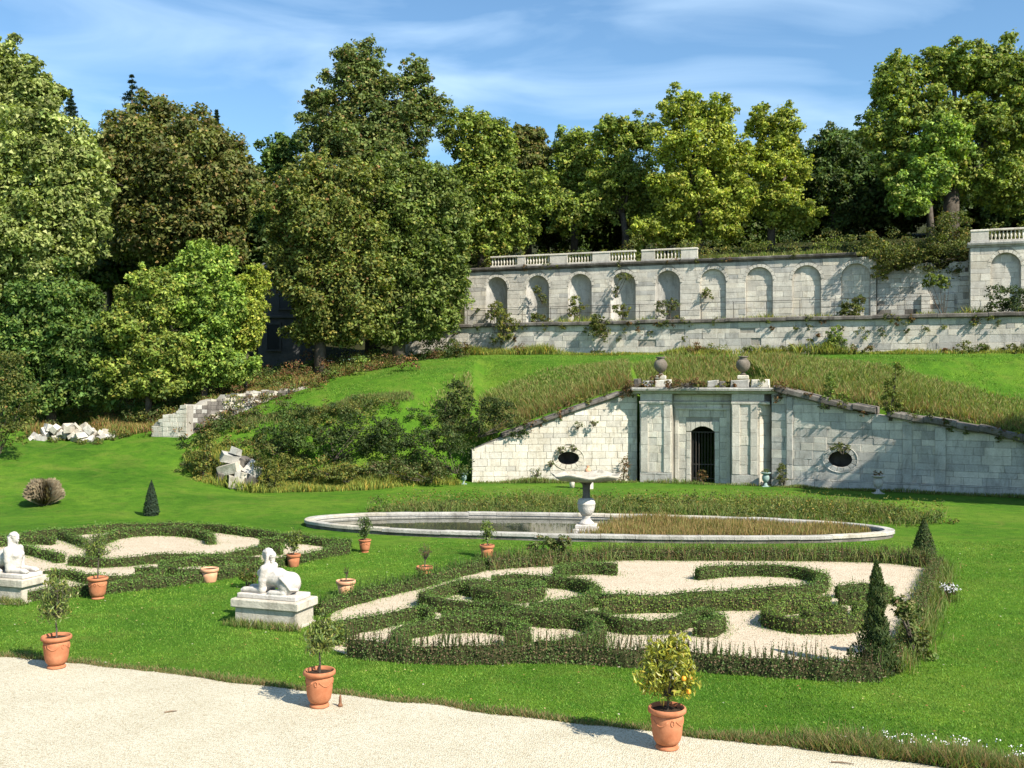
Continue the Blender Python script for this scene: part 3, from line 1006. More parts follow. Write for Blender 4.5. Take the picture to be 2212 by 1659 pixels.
def coping(fr, s0, s1, zt, over, th, depth, mat, parent, off, n=0.0, lmin=.8, lmax=1.3, drop=0.0, ragged=.02):
    s = s0
    while s < s1 - .05:
        e = min(s + random.uniform(lmin, lmax), s1)
        if s1 - e < .3: e = s1
        if random.random() >= drop:
            dz = random.uniform(-ragged, ragged)
            V = []
            ov = over + random.uniform(-.03, .03)
            for k, (nn, zz) in enumerate([(n + ov - .05, 0), (n + ov, .06), (n + ov, th * .8), (n + ov - .06, th), (n - depth, th), (n - depth, 0)]):
                for ss in (s + .008, e - .008):
                    p = fr.pt(ss, zt(ss) + zz + dz, nn)
                    V.append((p[0] - off[0], p[1] - off[1], p[2] - off[2]))
            Fc = [(2 * i, 2 * i + 1, (2 * i + 3) % 12, (2 * i + 2) % 12) for i in range(6)]
            Fc += [tuple(range(10, -1, -2)), tuple(range(1, 12, 2))]
            mesh_obj('coping_stone', V, Fc, mat, parent)
        s = e

# ------------------------------------------------------------------ lower terrace wall
lowf = Frame((-9.6, y_low_wall(-9.6)), (40.0, y_low_wall(40.0)))
base_low = (*lowf.o, 8.0)
lw = thing('terrace_wall', 'long low limestone terrace wall running below the arcade, dark coping on top', 'wall', base_low)
low_zb = lambda s: 7.7
low_zt = lambda s: 10.5 - .0 * s - max(0, (3.2 - s)) * .35
backing('wall_body', lowf, 0, lowf.L, low_zb, low_zt, [], .9, 'mortar', lw, base_low)
q = course_quads(0, lowf.L, 7.95, low_zt, [], .43, .5, 1.6, .010, miss=.03)
lay(lowf, q, -.05, .05, [('stone', 5), ('stone_grey', 3), ('stone_pale', 1)], lw, base_low)
coping(lowf, 3.0, lowf.L, lambda s: 10.5, .28, .30, 1.0, 'stone_dark', lw, base_low, lmin=1.0, lmax=1.9, ragged=.03)

# ------------------------------------------------------------------ arcaded upper wall
arcf = Frame((-4.3, 90.0), (46.0, y_arcade(46.0)))
arc_off = (*arcf.o, 11.0)
S_END = arcf.s_of_px(1884)
niche_px = [(1050, 1096), (1137, 1186), (1228, 1278), (1320, 1373), (1416, 1469), (1512, 1568), (1611, 1669), (1711.5, 1773), (1817, 1880)]
arc = thing('arcade_wall', 'pale limestone wall with nine round-headed niches below the wood', 'wall', arc_off)
arches = []
for a, b in niche_px:
    s0, s1 = arcf.s_of_px(a), arcf.s_of_px(b)
    arches.append(Arch((s0 + s1) / 2, (s1 - s0) / 2, 15.28 - (s1 - s0) / 2, 10.6, .26))
arc_zt = lambda s: 15.75
backing('wall_body', arcf, 0, S_END + .3, lambda s: 10.4, arc_zt, arches, 1.6, 'mortar', arc, arc_off)
q = course_quads(0, S_END + .3, 10.6, arc_zt, arches, .46, .7, 1.7, .009)
lay(arcf, q, -.05, .035, [('stone', 6), ('stone_pale', 2), ('stone_grey', 2)], arc, arc_off)
for i, a in enumerate(arches):
    for qd in a.ring_quads(): 
        v = stone(arcf, qd, -.05, .045, 'stone', arc, arc_off)
        mesh_obj('arch_stone', *v, 'stone', arc)
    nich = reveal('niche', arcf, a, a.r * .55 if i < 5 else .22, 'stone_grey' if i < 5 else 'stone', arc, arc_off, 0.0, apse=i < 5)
    if i >= 5:      # coursed back wall of the flat niches
        class _None: pass
        zt2 = lambda s, a=a: a.hole(min(max(s, a.span()[0] + .02), a.span()[1] - .02))[1] - .02
        qs = course_quads(a.span()[0] + .02, a.span()[1] - .02, 10.6, zt2, [], .42, .55, 1.0)
        for qd in qs:
            v = stone(arcf, qd, -.26, -.19, 'stone', None, arc_off)
            mesh_obj('niche_stone', *v, random.choice(['stone', 'stone_pale', 'stone']), nich)
def cornice(fr, s0, s1, z, parent, off, n=0.0, mat='stone_dark', prof=((0, 0), (.08, .02), (.1, .1), (.24, .16), (.28, .3), (.26, .36)), depth=.8, seg=1.4):
    s = s0
    while s < s1 - .02:
        e = min(s + seg * random.uniform(.8, 1.2), s1)
        if s1 - e < .3: e = s1
        V = []
        pr = list(prof) + [(-depth, prof[-1][1]), (-depth, 0)]
        for k, (nn, zz) in enumerate(pr):
            for ss in (s + .005, e - .005):
                p = fr.pt(ss, z + zz, n + nn)
                V.append((p[0] - off[0], p[1] - off[1], p[2] - off[2]))
        m = len(pr)
        Fc = [(2 * i, 2 * i + 1, (2 * i + 3) % (2 * m), (2 * i + 2) % (2 * m)) for i in range(m)]
        Fc += [tuple(range(2 * m - 2, -1, -2)), tuple(range(1, 2 * m, 2))]
        mesh_obj('cornice_stone', V, Fc, mat, parent)
        s = e
cornice(arcf, -.15, arcf.s_of_px(1850), 15.76, arc, arc_off)
# balustrade sections between plain pedestals
BAL = [(.052, 0), (.052, .03), (.03, .06), (.045, .12), (.075, .24), (.082, .31), (.06, .42), (.034, .52), (.03, .58), (.05, .61), (.05, .66)]
def balustrade(fr, s0, s1, z, label, off_n=-.1, spacing=.26, ped=True, ped_w=None):
    o = fr.pt(s0, z, off_n)
    t = thing('balustrade', label, 'balustrade', o, 0, 'balustrades on the terrace walls')
    fo = (o[0], o[1], o[2])
    rz = math.atan2(fr.u[1], fr.u[0])
    L = s1 - s0
    def loc(s, n): 
        p = fr.u * s + fr.n * n
        return p
    c = loc(L / 2, 0)
    MB().box((c[0], c[1], .07), (L, .30, .14), rz, .015).build('base_rail', 'stone', t)
    MB().box((c[0], c[1], .89), (L, .32, .14), rz, .02).build('top_rail', 'stone_pale', t)
    nb = max(2, int(L / spacing))
    me = None
    for i in range(nb):
        c = loc(L * (i + .5) / nb, 0)
        if me is None:
            ob = MB().lathe(BAL, 10).build('baluster', 'stone_pale', t, True); me = ob.data
        else:
            ob = link(bpy.data.objects.new('baluster', me), t)
        ob.location = (c[0], c[1], .15)
    return t
bal_px = [(1060, 1117, 'first balustrade section at the left end of the arcade, partly overgrown'), (1136, 1187, 'balustrade section above the second niche from the left'),
          (1227, 1279, 'balustrade section above the third niche from the left'), (1319, 1373, 'balustrade section above the fourth niche from the left'), (1416, 1470, 'last balustrade section above the fifth niche from the left')]
for a, b, lab in bal_px:
    balustrade(arcf, arcf.s_of_px(a), arcf.s_of_px(b), 16.13, lab)
ped_px = [(1117, 1136, 'plain stone pedestal left of the second balustrade section'), (1187, 1227, 'broad stone pedestal between second and third balustrade sections'), (1279, 1319, 'broad stone pedestal between third and fourth balustrade sections'),
          (1385, 1416, 'broad stone pedestal left of the last balustrade section'), (1470, 1508, 'end pedestal right of the last balustrade section')]
for a, b, lab in ped_px:
    s0, s1 = arcf.s_of_px(a) + .02, arcf.s_of_px(b) - .02
    o = arcf.pt((s0 + s1) / 2, 16.13, -.1)
    t = thing('pedestal', lab, 'pedestal', o, math.atan2(arcf.u[1], arcf.u[0]), 'balustrade pedestals')
    MB().box((0, 0, .08), (s1 - s0, .42, .16), 0, .02).build('base', 'stone_grey', t)
    MB().box((0, 0, .47), (s1 - s0 - .06, .34, .62), 0, .02).build('die', 'stone', t)
    MB().box((0, 0, .86), (s1 - s0, .42, .16), 0, .03).build('cap', 'stone_pale', t)

# ruined stretch of wall between the ninth niche and the right-hand pavilion
rs0, rs1 = S_END + .35, arcf.s_of_px(2094)
ru_off = (*arcf.pt(rs0, 10.6)[:2], 10.6)
ru = thing('ruined_wall', 'broken stretch of limestone wall with ragged top under the overhanging bush', 'wall', ru_off)
ru_zt = lambda s: 15.1 + .3 * math.sin(s * 1.9) + .2 * math.sin(s * 4.3 + 1)
backing('wall_body', arcf, rs0, rs1, lambda s: 10.4, lambda s: ru_zt(s) - .1, [], .7, 'mortar', ru, ru_off, -.25, .35)
q = course_quads(rs0, rs1, 10.6, ru_zt, [], .40, .5, 1.1, miss=.10)
lay(arcf, q, -.32, -.20, [('stone_grey', 5), ('stone', 4), ('stone_dark', 1)], ru, ru_off)
for a in (1990, 2042):
    s = arcf.s_of_px(a)
    for k in range(4):
        v = stone(arcf, [(s, 10.6 + k * .55), (s + .62, 10.6 + k * .55), (s + .62, 11.12 + k * .55), (s, 11.12 + k * .55)], -.25, .05, 'stone', None, ru_off)
        mesh_obj('pier_stone', *v, 'stone', ru)

# right-hand pavilion with one niche and a balustrade
ps0 = arcf.s_of_px(2094)
pvf = Frame(arcf.pt(ps0, 0, .9)[:2], arcf.pt(ps0 + 9, 0, .9)[:2])
pv_off = (*pvf.o, 10.6)
pv = thing('end_pavilion', 'taller stone block with one niche at the right end of the terrace', 'wall', pv_off)
na, nb_ = pvf.s_of_px(2140), pvf.s_of_px(2205)
pa = Arch((na + nb_) / 2, (nb_ - na) / 2, 15.55 - (nb_ - na) / 2, 10.6, .26)
backing('wall_body', pvf, 0, 9, lambda s: 10.4, lambda s: 16.0, [pa], 1.7, 'mortar', pv, pv_off)
lay(pvf, course_quads(0, 9, 10.6, lambda s: 16.0, [pa], .45, .6, 1.2), -.05, .035, [('stone', 5), ('stone_pale', 4)], pv, pv_off)
for qd in pa.ring_quads(): mesh_obj('arch_stone', *stone(pvf, qd, -.05, .05, 'stone', None, pv_off), 'stone_pale', pv)
nich = reveal('niche', pvf, pa, .3, 'stone', pv, pv_off)
for qd in course_quads(pa.span()[0] + .02, pa.span()[1] - .02, 10.6, lambda s: pa.hole(min(max(s, pa.span()[0] + .02), pa.span()[1] - .02))[1] - .02, [], .45, .6, 1.1):
    mesh_obj('niche_stone', *stone(pvf, qd, -.34, -.27, 'stone', None, pv_off), 'stone', nich)
sidef = Frame(arcf.pt(ps0, 0, -.6)[:2], arcf.pt(ps0, 0, .88)[:2])
lay(sidef, course_quads(0, sidef.L, 10.6, lambda s: 16.0, [], .45, .6, .9), -.05, .03, 'stone', pv, pv_off)
cornice(pvf, -.2, 9, 16.0, pv, pv_off, mat='stone_grey')
balustrade(pvf, pvf.s_of_px(2138), pvf.s_of_px(2138) + 2.6, 16.37, 'white balustrade on top of the taller block at the right edge')
o = pvf.pt((pvf.s_of_px(2138) - .02) / 2, 16.37, -.1)
t = thing('pedestal', 'wide stone parapet block left of the balustrade at the right edge', 'pedestal', o, math.atan2(pvf.u[1], pvf.u[0]), 'balustrade pedestals')
w_ = pvf.s_of_px(2138) - .04
MB().box((0, 0, .08), (w_, .42, .16), 0, .02).build('base', 'stone_grey', t)
MB().box((0, 0, .47), (w_ - .06, .34, .62), 0, .02).build('die', 'stone', t)
MB().box((0, 0, .86), (w_, .42, .16), 0, .03).build('cap', 'stone_pale', t)

# iron railing along the ledge
rf = Frame((-3.6, y_low_wall(-3.6) + .55), (33, y_low_wall(33) + .55))
ro = (*rf.o, 10.5)
rail = thing('iron_railing', 'thin rusty iron railing along the terrace ledge below the niches', 'railing', ro)
k, s = 0, 0.0
rl = lambda s, z: tuple(np.array(rf.pt(s, z)) - np.array(ro))
while s < rf.L - 4:
    MB().tube([rl(s, 10.55), rl(s, 12.05)], .022, 5).build('post', 'iron', rail)
    s += 2.35
MB().tube([rl(0, 12.04), rl(rf.L / 2, 12.03), rl(rf.L - 4, 12.04)], .018, 5).build('top_rail', 'iron', rail)
MB().tube([rl(0, 11.5), rl(rf.L / 2, 11.5), rl(rf.L - 4, 11.5)], .012, 5).build('lower_rail', 'iron', rail)

# ------------------------------------------------------------------ grotto front: left wing
lf = Frame(LW0, LW1)
l_off = (*lf.o, 0.0)
lwing = thing('retaining_wall', 'sunlit cream retaining wall left of the grotto door, oval window in it', 'wall', l_off)
zl = [(1020, 962), (1100, 930), (1200, 893), (1340, 846), (1400, 826)]
zl_s = [lf.s_of_px(p[0]) for p in zl]; zl_z = [lf.z_of(lf.s_of_px(p[0]), p[1]) for p in zl]
l_zt = lambda s: float(np.interp(s, zl_s, zl_z)) - .28
so = lf.s_of_px(1228)
oc = Oculus(so, lf.z_of(so, 990), .66, .40)
backing('wall_body', lf, 0, lf.L, lambda s: -.2, l_zt, [oc], 1.5, 'mortar', lwing, l_off, 0.0, .5)
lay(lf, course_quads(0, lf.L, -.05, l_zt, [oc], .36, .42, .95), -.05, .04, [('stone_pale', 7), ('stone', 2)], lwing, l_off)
fr_ = mesh_obj('window_frame', *MB().tube([tuple(np.array(lf.pt(oc.sc + (oc.a + .3) * math.cos(a), oc.zc + (oc.b + .3) * math.sin(a), .03)) - np.array(l_off)) for a in np.linspace(0, 2 * math.pi, 33)], .04, 6, False).__dict__.values(), 'stone_pale', lwing)
for qd in oc.ring_quads(): mesh_obj('window_stone', *stone(lf, qd, -.05, .045, 'stone_pale', None, l_off), 'stone_pale', fr_)
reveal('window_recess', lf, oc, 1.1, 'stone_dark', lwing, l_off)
coping(lf, lf.s_of_px(1085), lf.L, l_zt, .22, .26, 1.55, 'stone_dark', lwing, l_off, lmin=.7, lmax=1.2, ragged=.03)

# right wing
rf2 = Frame(RW0, RW1)
r_off = (*rf2.o, 0.0)
rwing = thing('retaining_wall', 'shaded grey retaining wall right of the grotto door, raking down to the right', 'wall', r_off)
zr = [(1660, 826), (1690, 836), (1800, 864), (1960, 893), (2100, 915), (2212, 938), (2420, 985)]
zr_s = [rf2.s_of_px(p[0]) for p in zr]; zr_z = [rf2.z_of(rf2.s_of_px(p[0]), p[1]) for p in zr]
r_zt = lambda s: float(np.interp(s, zr_s, zr_z)) - .38
so = rf2.s_of_px(1815)
oc2 = Oculus(so, rf2.z_of(so, 992), .66, .46)
backing('wall_body', rf2, 0, rf2.L, lambda s: -.2, r_zt, [oc2], 1.6, 'mortar', rwing, r_off, 0.0, .5)
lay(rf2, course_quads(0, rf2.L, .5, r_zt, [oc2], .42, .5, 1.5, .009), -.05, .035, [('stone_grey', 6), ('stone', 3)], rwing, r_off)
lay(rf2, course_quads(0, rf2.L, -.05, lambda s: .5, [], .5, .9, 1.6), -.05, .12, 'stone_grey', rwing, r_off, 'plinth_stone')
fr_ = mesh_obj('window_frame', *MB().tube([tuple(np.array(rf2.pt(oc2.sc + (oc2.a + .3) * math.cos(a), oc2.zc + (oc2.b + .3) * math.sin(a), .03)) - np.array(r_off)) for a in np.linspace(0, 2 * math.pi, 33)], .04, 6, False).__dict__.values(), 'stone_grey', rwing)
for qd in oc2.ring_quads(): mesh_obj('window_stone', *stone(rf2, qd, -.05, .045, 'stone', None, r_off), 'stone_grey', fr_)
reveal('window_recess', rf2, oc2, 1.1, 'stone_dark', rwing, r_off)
coping(rf2, .2, rf2.L, r_zt, .38, .36, 1.65, 'stone_dark', rwing, r_off, lmin=.6, lmax=1.3, drop=.04, ragged=.06)
# flat pilaster strips on the right wing
for a, wd in ((1700, .34), (1850 + 100, .5), (2020, .55)):
    s = rf2.s_of_px(a)
    zt_ = min(r_zt(s), r_zt(s + wd)) - .05
    qs = []
    z = .5
    while z < zt_ - .1:
        z2 = min(z + .8, zt_)
        qs.append([(s, z + .004), (s + wd, z + .004), (s + wd, z2 - .004), (s, z2 - .004)]); z = z2
    for qd in qs: mesh_obj('pilaster_stone', *stone(rf2, qd, -.05, .13, 'stone_grey', None, r_off), 'stone_grey', rwing)

# ------------------------------------------------------------------ grotto pavilion
pf = Frame(pav(-3.75), pav(4.15))
W_ = pf.L
p_off = (*pf.pt(W_ / 2, 0)[:2], 0.0)
grot = thing('grotto_pavilion', 'classical stone front with arched door and two urns set into the grassy hill', 'building', p_off)
sp = lambda px: pf.s_of_px(px)
REC = -.55                      # the door bay stands back behind the two piers
dw = Doorway(sp(1489.5), sp(1541.5), -.05, pf.z_of(sp(1515), 933), .32)
bay0, bay1 = sp(1452), sp(1580)
ZC = pf.z_of(sp(1520), 851)     # underside of the cornice
backing('door_bay_body', pf, bay0 - .1, bay1 + .1, lambda s: -.2, lambda s: ZC, [dw], .5, 'mortar', grot, p_off, REC, .5)
lay(pf, course_quads(bay0, bay1, -.05, lambda s: ZC - .62, [dw], .46, .7, 1.3), REC - .05, REC + .035, [('stone', 5), ('stone_pale', 3)], grot, p_off)
dframe = mesh_obj('door_frame', *stone(pf, [(dw.s0 - .95, dw.zs + 1.32), (dw.s1 + .95, dw.zs + 1.32), (dw.s1 + .95, dw.zs + 1.45), (dw.s0 - .95, dw.zs + 1.45)], REC, REC + .14, 'stone', None, p_off), 'stone', grot)
for qd in dw.ring_quads(): mesh_obj('frame_stone', *stone(pf, qd, REC - .05, REC + .07, 'stone', None, p_off), 'stone', dframe)
for a in (dw.s0 - .95, dw.s1 + .72):
    for k in range(6):
        z = -.05 + k * (dw.zs + 1.36) / 6
        mesh_obj('frame_stone', *stone(pf, [(a, z + .004), (a + .23, z + .004), (a + .23, z + (dw.zs + 1.36) / 6 - .004), (a, z + (dw.zs + 1.36) / 6 - .004)], REC - .05, REC + .11, 'stone', None, p_off), 'stone', dframe)
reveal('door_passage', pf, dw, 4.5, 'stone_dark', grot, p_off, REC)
# iron gate: one leaf ajar
gate = mesh_obj('iron_gate', *MB().box(tuple(np.array(pf.pt((dw.s0 + dw.s1) / 2, dw.zs - .05, REC - .35)) - np.array(p_off)), (dw.s1 - dw.s0, .05, .06), PAV_A).__dict__.values(), 'iron', grot)
for i in range(8):
    s = dw.s0 + .08 + (dw.s1 - dw.s0 - .16) * i / 7
    MB().tube([tuple(np.array(pf.pt(s, z, REC - .35)) - np.array(p_off)) for z in (.02, dw.zs - .1)], .02 if i not in (1, 2) else .03, 6).build('bar', 'iron', gate)
for z in (.25, 1.1):
    MB().box(tuple(np.array(pf.pt((dw.s0 + dw.s1) / 2, z, REC - .35)) - np.array(p_off)), (dw.s1 - dw.s0, .04, .05), PAV_A).build('cross_bar', 'iron', gate)
# two projecting piers; the right one has a canted, sunlit corner
piers = [(sp(1383), bay0, False), (bay1, sp(1640), True)]
for s0, s1, cant in piers:
    V = MB()
    pts = [(s0, -1.2), (s0, 0), (s1, 0), (s1 + (.62 if cant else 0), -.62 if cant else -1.2), (s1 + (.62 if cant else 0), -1.2)]
    if not cant: pts = [(s0, -1.2), (s0, 0), (s1, 0), (s1, -1.2)]
    lo = [tuple(np.array(pf.pt(s, -.2, n)) - np.array(p_off)) for s, n in pts]
    hi = [tuple(np.array(pf.pt(s, ZC, n)) - np.array(p_off)) for s, n in pts]
    m = len(pts)
    pier = mesh_obj('pier', lo + hi, [(i, (i + 1) % m, m + (i + 1) % m, m + i) for i in range(m)] + [tuple(range(m, 2 * m))], 'mortar', grot)
    inner = s1 if not cant else s0
    ww = s1 - s0
    for qd in course_quads(s0, s1, .62, lambda s: ZC - .62, [], .50, .7, 1.4): mesh_obj('stone', *stone(pf, qd, -.05, .03, 'stone', None, p_off), random.choice(['stone', 'stone', 'stone_pale']), pier)
    for qd in course_quads(s0, s1, -.05, lambda s: .62, [], .67, .8, 1.4): mesh_obj('plinth_stone', *stone(pf, qd, -.05, .10, 'stone', None, p_off), 'stone_grey', pier)
    # raised pilaster strip on the pier edge
    for a, b in ((s0 + .05, s0 + .5), (s1 - .5, s1 - .08)):
        for k in range(5):
            z0, z1 = .62 + k * (ZC - 1.24) / 5, .62 + (k + 1) * (ZC - 1.24) / 5
            mesh_obj('pilaster_stone', *stone(pf, [(a, z0 + .004), (b, z0 + .004), (b, z1 - .004), (a, z1 - .004)], -.05, .11, 'stone', None, p_off), 'stone', pier)
    if cant:
        cf = Frame(pf.pt(s1, 0, 0)[:2], pf.pt(s1 + .62, 0, -.62)[:2])
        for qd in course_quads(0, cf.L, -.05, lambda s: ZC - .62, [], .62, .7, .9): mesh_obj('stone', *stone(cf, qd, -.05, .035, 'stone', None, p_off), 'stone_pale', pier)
    else:
        cf = Frame(pf.pt(s0, 0, -1.1)[:2], pf.pt(s0, 0, 0)[:2])
        for qd in course_quads(0, cf.L, -.05, lambda s: ZC - .62, [], .5, .6, 1.1): mesh_obj('stone', *stone(cf, qd, -.05, .03, 'stone', None, p_off), 'stone', pier)
# entablature: moulded architrave, frieze, projecting cornice
ent = [(sp(1383) - .02, sp(1640) + .1, 0.0)]
cornice(pf, sp(1383) - .04, bay0, ZC - .62, grot, p_off, 0.0, 'stone', ((.0, 0), (.12, .02), (.14, .14), (.06, .18)), .9)
cornice(pf, bay0, bay1, ZC - .62, grot, p_off, REC, 'stone', ((.0, 0), (.12, .02), (.14, .14), (.06, .18)), .4)
cornice(pf, bay1, sp(1640) + .62, ZC - .62, grot, p_off, 0.0, 'stone', ((.0, 0), (.12, .02), (.14, .14), (.06, .18)), .9)
for a, b, n in ((sp(1383), bay0, 0), (bay0, bay1, REC), (bay1, sp(1640) + .3, 0)):
    for qd in course_quads(a, b, ZC - .43, lambda s: ZC + .0, [], .43, .9, 1.5): mesh_obj('frieze_stone', *stone(pf, qd, n - .05, n + .025, 'stone', None, p_off), 'stone', grot)
cornice(pf, sp(1383) - .45, sp(1640) + 1.0, ZC + .003, grot, p_off, 0.0, 'stone_grey', ((.03, 0), (.10, .05), (.14, .14), (.42, .2), (.44, .32), (.40, .38)), 1.5)
# broken attic blocks on the cornice
ZT = ZC + .385
for a, b, h, mt in ((1368, 1382, .55, 'stone_dark'), (1388, 1412, .42, 'stone_grey'), (1414, 1448, .5, 'stone'), (1470, 1500, .28, 'stone_dark'), (1527, 1551, .46, 'stone_grey'), (1553, 1566, .4, 'stone_dark'), (1577, 1618, .5, 'stone_grey'), (1622, 1662, .5, 'stone_pale')):
    s0, s1 = sp(a), sp(b)
    zz = ZT
    mesh_obj('attic_block', *stone(pf, [(s0, zz), (s1, zz), (s1 - .03, zz + h), (s0 + .03, zz + h * random.uniform(.85, 1.0))], -.7, .05 + random.uniform(-.1, .1), mt, None, p_off, bev=.05), mt, grot)
# earth-covered roof slab over the chamber
rl_ = [pf.pt(s, 0, n)[:2] for s, n in ((sp(1383) - .3, -.6), (sp(1640) + .9, -.6), (sp(1640) + .9, -6.2), (sp(1383) - .3, -6.2))]
mesh_obj('roof_slab', [(x - p_off[0], y - p_off[1], z) for z in (ZC - .05, ZT + .06) for x, y in rl_], [(3, 2, 1, 0), (4, 5, 6, 7), (0, 1, 5, 4), (1, 2, 6, 5), (2, 3, 7, 6), (3, 0, 4, 7)], 'rough', grot)
# urns on the attic
URN = [(.16, 0), (.19, .03), (.19, .07), (.09, .13), (.10, .17), (.24, .26), (.37, .42), (.42, .60), (.39, .78), (.29, .92), (.22, .98), (.21, 1.03), (.28, 1.07), (.30, 1.12), (.27, 1.14), (.18, 1.12)]
for px, lab in ((1425, 'round brown stone urn above the grotto front, nearer the left side'), (1604, 'round brown stone urn above the grotto front, nearer the right side')):
    s = sp(px)
    o = pf.pt(s, ZT + .5, -.35)
    t = thing('stone_urn', lab, 'urn', o, 0, 'urns on the grotto front')
    MB().box((0, 0, .12), (.62, .5, .24), PAV_A, .04).build('pedestal', 'stone_pale', t)
    b = MB().lathe([(r, z + .24) for r, z in URN[:10]], 22).build('body', 'urn_stone', t, True)
    MB().lathe([(r, z + .24) for r, z in URN[9:]], 22).build('rim', 'urn_stone', b, True)
# ------------------------------------------------------------------ fountain basin
BC = np.array([3.15, 42.2]); BA = math.radians(-7.9)
BU = np.array([math.cos(BA), math.sin(BA)]); BV = np.array([-BU[1], BU[0]])
def oval(a, r1, r2, e=.86):
    c, s = math.cos(a), math.sin(a)
    x = r1 * math.copysign(abs(c) ** e, c); y = r2 * math.copysign(abs(s) ** 1.0, s)
    return x, y
def basin_pt(a, inset):
    x, y = oval(a, 12.1 - inset, 3.35 - inset * .92)
    return BC + BU * x + BV * y
bas = thing('fountain_basin', 'long oval stone-rimmed basin of shallow water around the fountain', 'basin', (BC[0], BC[1], 0))
# rim of separate curved kerb stones
na_ = 720
an = np.linspace(0, 2 * math.pi, na_, endpoint=False)
o_pts = np.array([basin_pt(a, 0) for a in an])
cum = np.r_[0, np.cumsum(np.hypot(*np.diff(np.r_[o_pts, o_pts[:1]], axis=0).T))]
ns = 42
cut = np.searchsorted(cum, np.linspace(0, cum[-1], ns + 1))
RIM_Z = .27
for k in range(ns):
    ids = np.unique(np.linspace(cut[k], cut[k + 1], 7).astype(int))
    V = []
    dz = random.uniform(-.012, .012)
    aa = [2 * math.pi * (i / na_) for i in ids]
    aa[0] += .0006; aa[-1] -= .0006
    for a in aa:
        for ins, z in ((0.0, RIM_Z - .13), (0.0, RIM_Z - .02), (.02, RIM_Z), (.38, RIM_Z), (.40, RIM_Z - .03), (.40, RIM_Z - .13)):
            p = basin_pt(a, ins) - BC
            V.append((p[0], p[1], z + (dz if z > 0 else 0)))
    m = len(aa)
    Fc = [(i * 6 + j, i * 6 + (j + 1) % 6, (i + 1) * 6 + (j + 1) % 6, (i + 1) * 6 + j) for i in range(m - 1) for j in range(6)]
    Fc += [(5, 4, 3, 2, 1, 0), tuple((m - 1) * 6 + j for j in range(6))]
    mesh_obj('rim_stone', V, Fc, random.choice(['stone_grey', 'stone_grey', 'plinth']), bas)
wv = []
for a in np.linspace(0, 2 * math.pi, 120, endpoint=False):
    for ins, z in ((.06, -.1), (.06, RIM_Z - .125), (.36, RIM_Z - .125), (.36, -.1)):
        p = basin_pt(a, ins) - BC
        wv.append((p[0], p[1], z))
for nm, j, mt in (('outer_wall', 0, 'stone_dark'), ('inner_wall', 2, 'stone_grey')):
    mesh_obj(nm, wv, [(i * 4 + j, i * 4 + j + 1, ((i + 1) % 120) * 4 + j + 1, ((i + 1) % 120) * 4 + j) for i in range(120)], mt, bas)
V = [(*basin_pt(a, .35), .05) for a in np.linspace(0, 2 * math.pi, 120, endpoint=False)]
o = mesh_obj('water', V, [tuple(range(120))], 'water')
o['kind'] = 'structure'

# fountain
FX = np.array([2.97, 40.9])
fo = thing('fountain', 'stone fountain with wide scalloped bowl on an egg-shaped baluster in the basin', 'fountain', (FX[0], FX[1], .05))
MB().box((0, 0, .06), (.98, .98, .30), BA, .02).box((0, 0, .28), (.84, .84, .16), BA, .03).build('base', 'marble', fo)
MB().lathe([(.32, .36), (.31, .42), (.22, .50), (.15, .60), (.17, .64), (.17, .68)], 24).build('foot', 'marble', fo, True)
MB().lathe([(.13, .67), (.20, .72), (.30, .86), (.345, 1.02), (.35, 1.14), (.365, 1.16), (.365, 1.19), (.35, 1.21), (.34, 1.30), (.27, 1.38), (.16, 1.41)], 28).build('baluster', 'marble', fo, True)
MB().lathe([(.17, 1.40), (.155, 1.46), (.145, 1.75), (.16, 1.92), (.24, 2.02), (.34, 2.06)], 24).build('stem', 'stone_dark', fo, True)
scal = lambda an, r, z: 1 + (.045 * abs(math.cos(an * 6)) - .02) * min(1, r / 1.3)
bw = MB().lathe([(.12, 2.03), (.45, 2.06), (.85, 2.10), (1.15, 2.17), (1.33, 2.27), (1.38, 2.34), (1.36, 2.37), (1.30, 2.34), (1.08, 2.25), (.7, 2.19), (.2, 2.17)], 72, wob=scal)
bw.V = [(x, y, z + (.05 * math.cos(math.atan2(y, x) * 6) * (math.hypot(x, y) / 1.38) ** 3 if z > 2.12 else 0)) for x, y, z in bw.V]
bw.build('bowl', 'plinth', fo, True)

